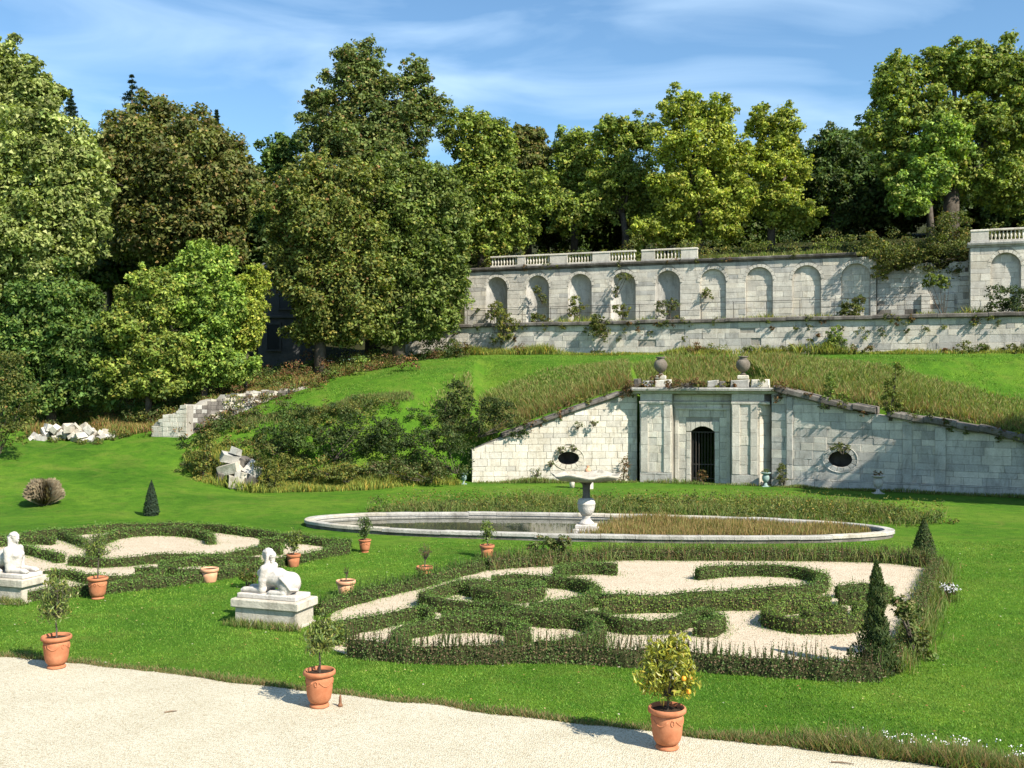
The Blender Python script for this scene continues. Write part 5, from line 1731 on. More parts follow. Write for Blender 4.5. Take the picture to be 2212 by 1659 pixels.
H1, H2 = .44, .46
front = trace(R1, [(262, 668), (500, 695), (800, 712), (1150, 715), (1500, 706), (1900, 716), (2150, 735)], .4) + trace(R2, [(200, 752), (500, 790), (900, 815), (1250, 838), (1500, 850), (1720, 850)], .4)
hedge('tall shaggy front hedge of the right parterre with upright shoots, facing the gravel', front, .44, .5, 'hedge_b', 60, 1.1, shoot_h=.42)
rside = trace(R2, [(1790, 800), (1900, 640), (1985, 470), (2040, 330), (2080, 230), (2110, 160)], .4)
hedge('overgrown right side hedge of the right parterre beside the open lawn', rside, .42, .5, 'hedge_b', 26, 1.0, shoot_h=.2)
back = trace(R2, [(2075, 150), (1800, 118), (1500, 108), (1100, 102), (700, 100), (300, 100), (0, 98)], .4) + trace(R1, [(1900, 75), (1650, 92), (1400, 105), (1200, 122)], .4)
hedge('shaggy back hedge of the right parterre in front of the basin', back, .42, .5, 'hedge_b', 34, 1.0, shoot_h=.3)
lside = trace(R1, [(1170, 125), (1000, 165), (800, 222), (600, 265), (400, 312), (200, 365), (40, 415)], .4)
hedge('loose left side hedge of the right parterre running to the middle sphinx', lside, .42, .5, 'hedge', 40, 1.0, shoot_h=.3)
hedge('short hedge strip slanting from the middle sphinx into the right parterre', trace(R1, [(60, 560), (250, 522), (420, 492), (600, 455), (740, 435), (820, 452)], H1), H1, .42, 'hedge', 6)
hedge('long low hedge arc linking the sphinx corner to the middle knot of the right parterre', trace(R1, [(900, 478), (1100, 462), (1300, 462), (1420, 446), (1600, 425), (1850, 402)], H1), H1, .4, 'hedge', 4)
hedge('round hooked hedge scroll nearest the front of the right parterre', trace(R1, [(640, 668), (590, 620), (600, 580), (690, 540), (880, 512), (1150, 506), (1350, 524), (1450, 556), (1440, 590), (1330, 590)], H1), H1, .44, 'hedge', 4)
hedge('large hook of hedge curling towards the shaggy front hedge, right of the round scroll', trace(R1, [(1380, 462), (1600, 474), (1820, 488), (1950, 530), (1960, 580), (1870, 622), (1700, 648), (1540, 672)], H1), H1, .44, 'hedge', 4)
hedge('leaf-shaped lower hedge at the left of the right parterre, pointed tip to the left', trace(R1, [(1180, 246), (1000, 262), (860, 300), (765, 340), (840, 372), (1050, 392), (1280, 408), (1440, 436)], H1), H1, .44, 'hedge', 4)
hedge('inner oval hedge curl inside the leaf shape of the right parterre', trace(R1, [(1060, 282), (1200, 262), (1420, 252), (1560, 270), (1540, 305), (1380, 322), (1220, 318), (1120, 300)], H1), H1, .44, 'hedge', 4)
hedge('upper hedge of the leaf shape sweeping right to the middle knot', trace(R1, [(1240, 226), (1450, 218), (1680, 228), (1850, 252), (1950, 300), (1900, 352), (1760, 380), (1500, 402)], H1), H1, .44, 'hedge', 4)
hedge('short hooked hedge near the back of the right parterre', trace(R1, [(1700, 215), (1680, 180), (1740, 150), (1900, 138), (2085, 146)], H1), H1, .42, 'hedge', 4)
hedge('long hedge crossing the right parterre and ending in a big hook at its back', trace(R1, [(1900, 345)], H1) + trace(R2, [(20, 388), (300, 384), (600, 366), (900, 344), (1150, 330), (1310, 300), (1345, 258), (1250, 216), (1050, 194), (800, 190), (620, 200), (500, 216)], H1), H1, .46, 'hedge', 4)
hedge('second long hedge running parallel in front of the hooked one to the spiral', trace(R1, [(1980, 400)], H1) + trace(R2, [(60, 420), (350, 415), (650, 405), (900, 400), (1150, 396), (1390, 402)], H1), H1, .4, 'hedge_y', 4)
hedge('low front hedge with rounded curl at its right end, middle of the right parterre', trace(R1, [(1850, 462), (2000, 480)], H1) + trace(R2, [(-60, 535), (120, 550), (320, 545), (430, 510), (520, 485), (620, 500), (655, 535), (590, 565), (480, 560)], H1), H1, .46, 'hedge', 4)
hedge('outer ring of the round hedge spiral near the dark conifer', trace(R2, [(1380, 420), (1200, 415), (1040, 440), (965, 490), (1050, 528), (1250, 548), (1450, 545), (1590, 520), (1620, 470), (1560, 430)], H1), H1, .46, 'hedge_y', 4)
hedge('small inner ring of the round hedge spiral near the dark conifer', trace(R2, [(1220, 470), (1300, 455), (1430, 462), (1470, 480), (1400, 500), (1280, 500), (1200, 488)], H1), H1, .40, 'hedge_y', 4)
hedge('short hedge strip at the far right of the right parterre behind the conifer', trace(R2, [(1440, 330), (1560, 318), (1700, 318), (1775, 335), (1740, 365), (1600, 372), (1450, 368)], H1), H1, .42, 'hedge', 4)

# left parterre
L_ = lambda *p: trace(R3, p, .44)
hedge('long curved back hedge of the left parterre below the small cone tree', L_((-180, 170), (-20, 148), (200, 120), (500, 92), (700, 76), (900, 70), (1100, 70), (1300, 80), (1500, 104), (1700, 130), (1900, 152), (2095, 172)), 0.387, 0.495, 'hedge')
hedge('front hedge of the left parterre along the lawn', L_((2090, 200), (1960, 218), (1800, 250), (1560, 296), (1350, 336), (1100, 370), (900, 394), (650, 420), (500, 434), (320, 450), (150, 466)), 0.370, 0.450, 'hedge')
hedge('straight hedge block at the far left of the left parterre', L_((-60, 165), (80, 152), (200, 147), (320, 150)), 0.387, 0.495, 'hedge')
hedge('slanting hedge behind the left sphinx running down to the right', L_((60, 192), (160, 202), (280, 228), (370, 252)), 0.370, 0.450, 'hedge')
hedge('second slanting hedge left of the top scroll in the left parterre', L_((360, 118), (440, 138), (515, 168)), 0.370, 0.450, 'hedge')
hedge('broad hedge arch with blunt right end in the left parterre', L_((560, 245), (565, 195), (620, 145), (750, 110), (950, 98), (1130, 106), (1240, 126), (1270, 150)), 0.405, 0.495, 'hedge')
hedge('long hedge crossing the middle of the left parterre', L_((430, 262), (590, 275), (760, 268), (950, 252), (1150, 246), (1350, 246), (1460, 222), (1560, 202), (1690, 206)), 0.370, 0.450, 'hedge')
hedge('low looping hedge behind the tall potted bush in the left parterre', L_((200, 372), (300, 342), (420, 340), (520, 362), (660, 376), (820, 366), (960, 346), (940, 328), (820, 324)), 0.352, 0.432, 'hedge')
hedge('leaf-shaped hedge loop in the right half of the left parterre', L_((1420, 300), (1220, 328), (1060, 328), (975, 302), (1020, 282), (1180, 266), (1340, 268), (1460, 262), (1560, 262)), 0.352, 0.432, 'hedge')
hedge('short hedge strip at the right end of the left parterre', L_((1560, 164), (1640, 162), (1700, 166)), 0.405, 0.495, 'hedge')
hedge('short hedge piece closing the right tip of the left parterre', L_((1950, 196), (2030, 190), (2100, 186)), 0.405, 0.495, 'hedge')

# sandy beds inside the hedges
def bed(name, ring, z=.010):
    ring = np.array(ring)
    c = ring.mean(0)
    ln, _ = smooth_line(ring, .5, True)
    V = [(c[0], c[1], z)] + [(p[0], p[1], z) for p in ln]
    m = len(ln)
    o = mesh_obj(name, V, [(0, 1 + i, 1 + (i + 1) % m) for i in range(m)], 'sand')
    o['kind'] = 'structure'
g0 = lambda f_, *p: [G(*f_(*q))[:2] for q in p]
bed('sandy_bed', front[::2] + rside[1:-1:2] + back[::2] + lside[1::2] + trace(R1, [(60, 570)], .3))
Lb = L_((-60, 160), (200, 120), (500, 92), (900, 70), (1300, 80), (1700, 130), (2095, 175), (1960, 212), (1560, 288), (1100, 362), (650, 412), (320, 442), (-60, 460))
bed('sandy_bed', Lb)

# ------------------------------------------------------------------ clipped cones and the dark conifer
def cone_tree(label, px, py, h, r, pal='dark', n=2600, leaf=.06, sharp=1.0, name='topiary_cone'):
    p = G(px, py)
    p[2] = ground_z(p[0], p[1])
    root = thing(name, label, 'tree', p)
    MB().tube([(0, 0, -.1), (0, 0, h * .9)], [.05, .01], 6).build('trunk', 'bark', root)
    mb = MB().lathe([(r * .75, .04), (r * .8, .12 * h), (r * .5, .5 * h), (r * .16, .85 * h), (.01, .95 * h)], 14)
    t = RNG.random(n) ** .62
    z = (1 - t) * h
    z = h * (1 - t)
    prof = np.interp(z / h, [0, .1, .3, .6, .85, 1], [.82, 1, .86, .55 * sharp, .24 * sharp, .02])
    a = RNG.uniform(0, 2 * np.pi, n)
    rr = r * prof * RNG.normal(1, .07, n)
    pos = np.stack([rr * np.cos(a), rr * np.sin(a), z], 1)
    nrm = np.stack([np.cos(a), np.sin(a), np.full(n, .5)], 1) + rand_unit(n) * .6
    L = leaf * RNG.uniform(.7, 1.3, n)
    V, Fc, T = leaf_cloud(pos, nrm, L, L * .6, pick_tint(n, PAL[pal]))
    cr = np_mesh('crown', V, Fc, 'leaf', root, T)
    mb.build('inner_twigs', 'hedge_core', cr)
cone_tree('small pointed topiary cone behind the left parterre', 327, 1116, 1.6, .33, 'spruce', 2200, .075, 1.1)
cone_tree('small topiary cone at the far right corner of the right parterre', 1996, 1202, 1.35, .38, 'dark', 1900, .075, 1.0)
# loose, tall conifer with ragged skirts
p = G(1893, 1448)
root = thing('conifer', 'tall dark ragged conifer at the front right corner of the right parterre', 'tree', p)
MB().tube([(0, 0, -.1), (.02, 0, 1.1), (0, 0, 2.2)], [.06, .04, .01], 7).build('trunk', 'bark', root)
n = 9000
t = RNG.random(n)
z = 2.28 * (1 - t ** .72)
rad = np.interp(z, [0, .3, .7, 1.1, 1.5, 2.0, 2.28], [.46, .46, .30, .18, .15, .10, .02])
a = RNG.uniform(0, 2 * np.pi, n)
lob = 1 + .35 * np.sin(a * 3 + z * 7) * np.sin(z * 9 + 1)
rr = rad * lob * RNG.uniform(.35, 1.12, n)
pos = np.stack([rr * np.cos(a), rr * np.sin(a), z], 1)
L = RNG.uniform(.06, .13, n)
V, Fc, T = leaf_cloud(pos, np.stack([np.cos(a), np.sin(a), np.full(n, .3)], 1) + rand_unit(n) * .6, L, L * .3, pick_tint(n, PAL['dark']), -1.2)
np_mesh('crown', V, Fc, 'leaf', root, T)

# dry fountain grass on the left lawn
p = G(95, 1098); p[2] = ground_z(p[0], p[1])
root = thing('dry_grass_clump', 'round straw-coloured clump of dry grass alone on the left lawn', 'grass clump', p)
n = 2200
a = RNG.uniform(0, 2 * np.pi, n); k = RNG.random(n) ** .6
b0 = np.stack([np.cos(a) * k * .25, np.sin(a) * k * .25, np.zeros(n)], 1)
ph_ = RNG.uniform(.15, 1.5, n)
hh = .35 + .95 * np.sin(ph_)
out = .85 * np.cos(ph_ * .85) * RNG.uniform(.6, 1, n)
V = []
side = np.stack([-np.sin(a), np.cos(a), np.zeros(n)], 1) * .018
m1 = b0 + np.stack([np.cos(a) * out * .62, np.sin(a) * out * .62, hh * .9], 1)
m2 = b0 + np.stack([np.cos(a) * out, np.sin(a) * out, hh * RNG.uniform(.7, 1.05, n)], 1)
V = np.stack([b0 - side * .4, b0 + side * .4, m1 + side, m2, m1 - side], 1).reshape(-1, 3)
np_mesh('blades', V, np.arange(n * 5).reshape(n, 5), 'blade', root, np.repeat(pick_tint(n, PAL['dry']), 5, 0))

# ------------------------------------------------------------------ shrubs with their own outline
def bush(label, lobes_px, d, n, leaf, pal, z=None, name='shrub', cat='shrub', **kw):
    return px_bush(name, label, lobes_px, d, n, leaf, pal, z=z, cat=cat, **kw)
bush('dark upright shrub on top of the bank left of the sunlit grotto wall', [(985, 845, 26, 28), (975, 885, 26, 36), (1003, 880, 20, 40), (955, 905, 20, 18)], 65, 2600, .15, 'dark')
bush('dark leafy shrub mass hanging over the left end of the sunlit wall', [(1060, 880, 34, 26), (1095, 900, 36, 26), (1120, 925, 22, 20), (1035, 915, 30, 30)], 62.6, 3200, .14, 'dark')
bush('rounded grey-green shrub at the left of the overgrown bank', [(625, 935, 44, 34), (665, 950, 36, 32), (590, 955, 30, 28)], 61, 3000, .15, 'green')
bush('wide dark shrub in the middle of the overgrown bank', [(780, 930, 60, 40), (840, 950, 50, 44), (720, 960, 50, 36)], 61.2, 4200, .16, 'dark')
bush('dense dark shrub against the left end of the sunlit wall', [(930, 960, 56, 46), (985, 975, 38, 52), (890, 985, 44, 40)], 60.8, 4400, .15, 'dark')
bush('yellow-leaved shrub low on the bank above the lawn', [(700, 1015, 40, 26), (750, 1020, 36, 22), (660, 1010, 24, 24)], 58.6, 2400, .14, 'weed_y')
bush('low green shrub at the foot of the bank left of the small urn', [(860, 1015, 46, 26), (930, 1018, 40, 24), (805, 1020, 34, 22)], 59.2, 2600, .14, 'weed')
bush('brownish shrub right of the carved stone fragments', [(570, 985, 26, 34), (600, 1015, 28, 30), (590, 1040, 26, 18)], 57.3, 1700, .14, 'olive')
bush('small green shrub left of the carved stone fragments', [(435, 985, 26, 36), (430, 1025, 22, 22), (460, 950, 26, 22)], 57.6, 1600, .14, 'weed_y')
bush('leafy bush at the left picture edge beside the rubble', [(10, 800, 50, 55), (30, 870, 45, 70), (-10, 920, 50, 50), (45, 920, 26, 40)], 58, 4200, .17, 'olive', z=1.6)
bush('climbing plant hanging over the terrace wall near its left end', [(1085, 680, 20, 22), (1090, 715, 20, 28), (1110, 700, 16, 14)], 80, 1500, .17, 'weed_y', z=9.6)
bush('small bush on the terrace ledge in front of the second niche', [(1165, 690, 20, 16), (1180, 700, 16, 14)], 80.5, 900, .17, 'olive', z=10.5)
bush('reddish-green bush hanging from the terrace wall under the third niche', [(1293, 695, 22, 18), (1285, 715, 16, 20), (1305, 720, 12, 18)], 77.5, 1300, .16, 'olive', z=9.6)
bush('pale bush growing inside the first niche from the left', [(1070, 668, 18, 18), (1058, 680, 12, 12)], 88.2, 700, .18, 'weed_y', z=10.9)
bush('pale bush growing inside the third niche from the left', [(1248, 660, 18, 20), (1240, 675, 14, 12)], 85.6, 800, .18, 'weed_y', z=10.9)
bush('tuft of bush inside the fourth niche from the left', [(1345, 668, 18, 15)], 84.3, 500, .18, 'weed_y', z=10.9)
bush('pale bush growing inside the fifth niche from the left', [(1440, 664, 24, 16), (1455, 655, 12, 12)], 83, 700, .17, 'weed', z=10.9)
bush('ivy tuft stuck on the back of the sixth niche', [(1524, 632, 11, 10)], 82.55, 220, .15, 'weed_y')
bush('ivy hanging inside the second niche from the left', [(1160, 628, 12, 12), (1172, 645, 9, 12)], 87.2, 380, .15, 'olive')
bush('ivy hanging in the top of the fourth niche from the left', [(1348, 598, 18, 8), (1330, 630, 8, 14)], 84.6, 380, .15, 'olive')
bush('round yellow-green bush on the terrace ledge before the ninth niche', [(1840, 665, 26, 22), (1848, 690, 24, 20), (1822, 680, 16, 18), (1858, 650, 14, 14)], 72.6, 2600, .15, 'olive', z=10.4)
bush('lime-green bush at the foot of the terrace wall on the right', [(1802, 722, 17, 20), (1808, 750, 24, 20), (1786, 748, 14, 16)], 71.8, 1700, .15, 'lime', z=8.3)
bush('big dark bush at the right picture edge on the terrace ledge', [(2165, 640, 32, 28), (2200, 655, 36, 40), (2150, 665, 20, 22), (2225, 700, 34, 50)], 69.5, 4600, .16, 'dark', z=10.3)
bush('big bush overhanging the ruined stretch of the upper wall', [(2040, 520, 52, 44), (2055, 480, 38, 30), (1990, 540, 44, 34), (2065, 560, 34, 36), (1940, 555, 44, 26), (2070, 592, 22, 22), (1990, 570, 40, 20)], 76.9, 8000, .17, 'olive', z=15.5)
bush('yellowish bush on the broken wall top, left of the overhanging bush', [(1895, 545, 34, 26), (1875, 525, 26, 26), (1900, 580, 22, 22), (1930, 575, 24, 16)], 77.9, 3000, .17, 'weed_y', z=15.5)
bush('slender fern-leaved sapling standing on the terrace ledge below the ruined wall', [(2022, 605, 28, 12), (2040, 615, 18, 10), (2005, 612, 16, 8)], 71.5, 500, .22, 'spring', z=10.4)
bush('lime sapling on the shaded wall coping, right of the grotto', [(1796, 830, 9, 28), (1790, 860, 16, 18), (1822, 862, 14, 16)], 58.8, 1000, .13, 'lime', z=4.6)
bush('dark leafy sapling growing from the shaded wall coping', [(1925, 838, 14, 22), (1922, 870, 20, 26), (1940, 868, 10, 22), (1938, 800, 8, 22)], 57.2, 1500, .13, 'spring', z=4.0)
bush('dry plant hanging above the right oval window', [(1820, 968, 20, 12)], 58.2, 420, .1, 'olive')
bush('rust-coloured plants at the left end of the grotto cornice', [(1362, 835, 18, 14), (1348, 850, 14, 12), (1420, 815, 14, 8)], 62.6, 900, .1, 'rust', z=5.6)
bush('rust-coloured plants along the middle of the grotto cornice', [(1470, 828, 24, 8), (1505, 826, 20, 8), (1445, 830, 14, 8)], 61.4, 800, .1, 'rust', z=5.8)
bush('rust-coloured plants at the right end of the grotto cornice', [(1683, 836, 20, 12), (1706, 845, 16, 10), (1680, 855, 10, 16)], 60, 800, .1, 'rust', z=5.2)
for i, (px_, py_, rx_, lab) in enumerate(((1250, 918, 10, 'dry yellow tuft high on the sunlit wall, left of its pair'), (1283, 912, 9, 'dry yellow tuft high on the sunlit wall, right of its pair'), (1212, 972, 9, 'dry tuft on the sunlit wall just above the left oval window'), (1238, 968, 8, 'small dry tuft above and right of the left oval window'), (1158, 1020, 12, 'weedy tuft at the foot of the sunlit wall'), (1190, 1000, 8, 'straw tuft beside the left oval window'))):
    bush(lab, [(px_, py_, rx_, rx_ * .8)], 62.75, 160, .09, 'straw', name='wall_plant', cat='plant')
bush('dark climbing plant at the bottom of the shadow strip left of the grotto', [(1352, 1000, 10, 22), (1345, 1028, 16, 14)], 62.6, 600, .1, 'rust', z=0)
bush('small bush left of the carved foot of the right grotto pier', [(1690, 1022, 16, 22)], 59.6, 600, .1, 'olive', z=0)
bush('potted shrub standing inside the grotto doorway', [(1517, 1028, 13, 14)], 61.4, 400, .09, 'rust', z=0)
bush('bushy weeds with broad leaves at the back left of the right parterre hedge', [(1180, 1180, 22, 26), (1215, 1178, 18, 22), (1150, 1190, 16, 16)], 34.2, 1500, .1, 'weed', z=0)
bush('leafy yellow-green bush at the right end of the middle sphinx plinth', [(716, 1375, 30, 34), (745, 1390, 28, 26), (695, 1400, 22, 18)], 23.6, 1500, .075, 'citrus', z=0)
bush('low olive bush on the lawn left of the middle sphinx', [(540, 1240, 24, 20)], 30.2, 500, .08, 'olive', z=0)
bush('low leafy weeds in front of the dark conifer', [(1850, 1440, 36, 18), (1915, 1450, 30, 16), (1800, 1440, 22, 12)], 21.2, 1300, .07, 'weed', z=0)
bush('tall seeding grass plant right of the dark conifer', [(1965, 1340, 26, 46), (1985, 1400, 30, 40), (1940, 1310, 18, 26)], 22.3, 1300, .11, 'straw', z=0)
bush('white-flowered plant leaning out of the right side hedge', [(2050, 1275, 16, 16), (2030, 1290, 14, 14)], 28.6, 500, .07, 'weed', z=0)
# ------------------------------------------------------------------ trees
GT = 'trees of the wooded hill'
def tree(label, lobes, d, n, leaf, pal, name='broadleaf_tree', **kw):
    return make_tree(name, label, lobes, d, n, leaf, pal, group=GT, **kw)
tree('tall pale willow-green tree at the left edge with its top against the sky', [(15, 150, 55, 60), (75, 200, 55, 55), (-30, 240, 90, 80), (110, 215, 28, 22), (40, 270, 90, 60)], 76, 13000, .24, 'willow', trunk_px=20, airy=True)
tree('broad pale willow-green tree filling the left side', [(110, 320, 105, 90), (30, 420, 120, 100), (165, 430, 75, 90), (80, 540, 130, 100), (180, 500, 55, 70), (-40, 560, 90, 120)], 70, 24000, .25, 'willow', trunk_px=60, trunk_r=.5)
tree('brown-tinged chestnut with a broad dome behind the left trees', [(310, 310, 110, 90), (430, 350, 115, 105), (370, 420, 165, 120), (500, 400, 55, 90), (250, 400, 70, 100), (380, 510, 150, 90)], 84, 26000, .28, 'brown', trunk_px=380, trunk_r=.6, fill=.6)
tree('tall dark tree rising highest in the middle of the wood', [(780, 130, 62, 42), (770, 190, 80, 55), (895, 165, 40, 42), (690, 215, 45, 28), (720, 285, 85, 60), (840, 260, 110, 70), (930, 235, 42, 45), (790, 330, 130, 50)], 86, 19000, .23, 'tall', trunk_px=805, trunk_r=.55, airy=True)
tree('tree behind the gap between chestnut and tall tree', [(610, 330, 45, 40), (600, 400, 60, 70), (590, 480, 60, 60)], 92, 6000, .28, 'green', trunk_px=600)
tree('olive-brown ivy-clad tree below the tall dark one, left half', [(650, 430, 90, 80), (720, 500, 110, 90), (660, 590, 80, 80), (750, 620, 100, 90), (690, 690, 60, 45), (610, 560, 40, 45), (760, 700, 70, 35), (700, 380, 60, 50), (770, 400, 60, 60), (610, 470, 45, 55), (655, 722, 45, 24), (735, 728, 55, 22)], 76, 20000, .22, 'olive', trunk_px=690, trunk_r=.4)
tree('olive-brown ivy-clad tree below the tall dark one, right half', [(850, 440, 110, 90), (930, 520, 85, 80), (860, 570, 100, 90), (930, 640, 75, 70), (830, 670, 80, 55), (950, 695, 50, 28), (880, 700, 60, 32), (985, 600, 30, 50), (860, 370, 65, 45), (940, 400, 55, 60), (990, 470, 40, 60), (850, 725, 60, 22), (920, 722, 40, 18)], 78.5, 20000, .22, 'olive_green', trunk_px=860, trunk_r=.45)
tree('mid-green tree right of the tall dark one', [(1010, 290, 60, 62), (1075, 310, 48, 48), (1040, 390, 80, 70), (1090, 440, 60, 70), (1010, 470, 70, 70), (1060, 520, 60, 50), (1120, 490, 50, 50), (1160, 420, 45, 60)], 92, 14000, .25, 'spring', trunk_px=1040, base_z=16.2)
tree('small reddish-topped tree in the dip of the skyline', [(1138, 305, 42, 36), (1150, 350, 50, 50)], 106, 4200, .28, 'brown', trunk_px=1140)
tree('rounded yellow-green tree right of the skyline dip', [(1245, 325, 55, 50), (1220, 400, 60, 60), (1270, 410, 50, 60)], 104, 6500, .27, 'spring', trunk_px=1240)
tree('yellow-green tree left of the tallest yellow tree', [(1330, 300, 55, 52), (1390, 290, 42, 45), (1350, 380, 75, 65), (1300, 430, 50, 50), (1390, 430, 50, 55), (1240, 460, 60, 50)], 99, 11000, .25, 'spring', trunk_px=1350, airy=True)
tree('bright yellow lime tree, tallest right of the skyline dip', [(1470, 240, 52, 48), (1545, 250, 50, 48), (1500, 320, 95, 70), (1580, 340, 52, 60), (1470, 420, 80, 70), (1560, 430, 80, 70), (1440, 490, 55, 45), (1540, 500, 60, 36), (1400, 500, 45, 35)], 94, 19000, .24, 'yellow', trunk_px=1510, airy=True)
tree('slim yellow tree with forked bare twigs at its top', [(1640, 265, 30, 42), (1690, 275, 40, 55), (1665, 350, 65, 60), (1715, 370, 45, 50), (1680, 440, 65, 55), (1720, 470, 50, 45)], 95, 10000, .24, 'yellow', trunk_px=1665, airy=True)
tree('dark tree in the gap left of the big right-hand tree', [(1800, 320, 50, 48), (1780, 400, 60, 60), (1830, 440, 60, 60)], 108, 6000, .28, 'dark', trunk_px=1800)
tree('big spreading tree filling the right side of the skyline', [(1950, 180, 75, 65), (2060, 150, 75, 55), (2160, 160, 80, 65), (1920, 270, 65, 60), (2030, 260, 90, 60), (2150, 280, 90, 70), (2235, 220, 80, 90), (1960, 350, 80, 60), (2070, 370, 80, 60), (2170, 390, 80, 55)], 84, 30000, .25, 'spring', trunk_px=2050, trunk_r=.7, airy=True)
tree('young bright tree in front of the big right-hand one', [(2040, 300, 60, 45), (2010, 370, 60, 50), (1970, 420, 55, 45)], 80.5, 6500, .23, 'lime', trunk_px=2010, trunk_r=.25)
tree('tree at the right picture edge behind the terrace balustrade', [(2200, 420, 70, 50), (2260, 350, 70, 70)], 90, 5000, .25, 'spring', trunk_px=2240)
tree('bright lime-green young tree on the left slope', [(450, 580, 62, 62), (400, 640, 70, 70), (480, 660, 60, 75), (430, 740, 75, 60), (470, 790, 80, 45), (400, 810, 60, 40)], 70, 15000, .2, 'lime', trunk_px=440, trunk_r=.22)
tree('lime-green young tree left of its taller neighbour on the left slope', [(330, 640, 60, 65), (290, 710, 70, 75), (350, 770, 70, 55), (260, 800, 60, 50), (330, 830, 70, 35)], 68, 12000, .2, 'spring', trunk_px=320, trunk_r=.22)
tree('slim yellow-green sapling beside the hidden house', [(535, 640, 26, 55), (525, 720, 32, 50), (553, 690, 22, 50), (560, 610, 20, 40)], 72, 4600, .18, 'yellow', trunk_px=530, trunk_r=.12)
tree('dark green tree low at the far left behind the rubble', [(120, 660, 90, 80), (50, 740, 80, 90), (160, 770, 80, 70), (210, 830, 60, 45), (110, 850, 70, 45), (30, 840, 60, 50), (200, 740, 60, 60)], 68.5, 16000, .22, 'green', trunk_px=110, trunk_r=.3)
# park trees standing just outside the right edge; their shade falls on the right grotto wall
for (tx_, ty_, tz_), r_, n_, lab in (((29.2, 47.0, 12.2), 3.3, 3600, 'round park tree just outside the right edge, nearest the shaded grotto wall'), ((35.0, 46.0, 11.5), 5.0, 6000, 'broad park tree farther outside the right edge')):
    k_ = F / ty_
    px_, py_ = CX + tx_ * k_, CY - (tz_ - CAM_H) * k_
    make_tree('park_tree', lab, [(px_ - r_ * .25 * k_, py_, r_ * .75 * k_, r_ * .7 * k_), (px_ + r_ * .4 * k_, py_ - r_ * .3 * k_, r_ * .75 * k_, r_ * .7 * k_), (px_ + r_ * .1 * k_, py_ + r_ * .5 * k_, r_ * .7 * k_, r_ * .6 * k_)], ty_, n_, .25, 'green', trunk_px=px_, base_z=0.0, group='park trees')
# conifers poking above the canopy
def spruce(label, px, top, bottom, half, d):
    x = (px - CX) / F * d
    bz = ground_z(x, d)
    zt = CAM_H - (top - CY) / F * d
    zb = CAM_H - (bottom - CY) / F * d
    R = half * d / F
    root = thing('spruce', label, 'tree', (x, d, bz), 0, GT)
    MB().tube([(0, 0, -.3), (0, 0, (zt - bz) * .6), (0, 0, zt - bz)], [.35, .22, .03], 7).build('trunk', 'bark', root, True)
    pos, nrm = [], []
    H = zt - zb
    tiers = 11
    for k in range(tiers):
        f_ = k / tiers
        zz = zt - bz - H * (f_ + .03)
        rr = R * (f_ + .08) * RNG.uniform(.7, 1.25)
        for b in range(7):
            a = RNG.uniform(0, 2 * np.pi); m = 34
            t = RNG.random(m)
            q = np.stack([np.cos(a) * rr * t, np.sin(a) * rr * t, zz - .35 * rr * t + .25 * rr * t ** 2 - RNG.random(m) * .25 * rr * .6], 1)
            pos.append(q + RNG.normal(0, .06 * rr + .03, (m, 3))); nrm.append(rand_unit(m) + np.array([0, 0, .8]))
    pos, nrm = np.concatenate(pos), np.concatenate(nrm)
    L = RNG.uniform(.18, .4, len(pos))
    V, Fc, T = leaf_cloud(pos, nrm, L, L * .35, pick_tint(len(pos), PAL['spruce']))
    np_mesh('crown', V, Fc, 'leaf', root, T)
spruce('dark spruce top poking above the brown chestnut', 285, 160, 290, 55, 104)
spruce('small dark spruce tip beside the left willow-green tree', 152, 192, 270, 26, 104)
spruce('thin dark conifer tip above the right shoulder of the chestnut', 468, 238, 300, 14, 100)
DEEP, DEEP_Z = [], []
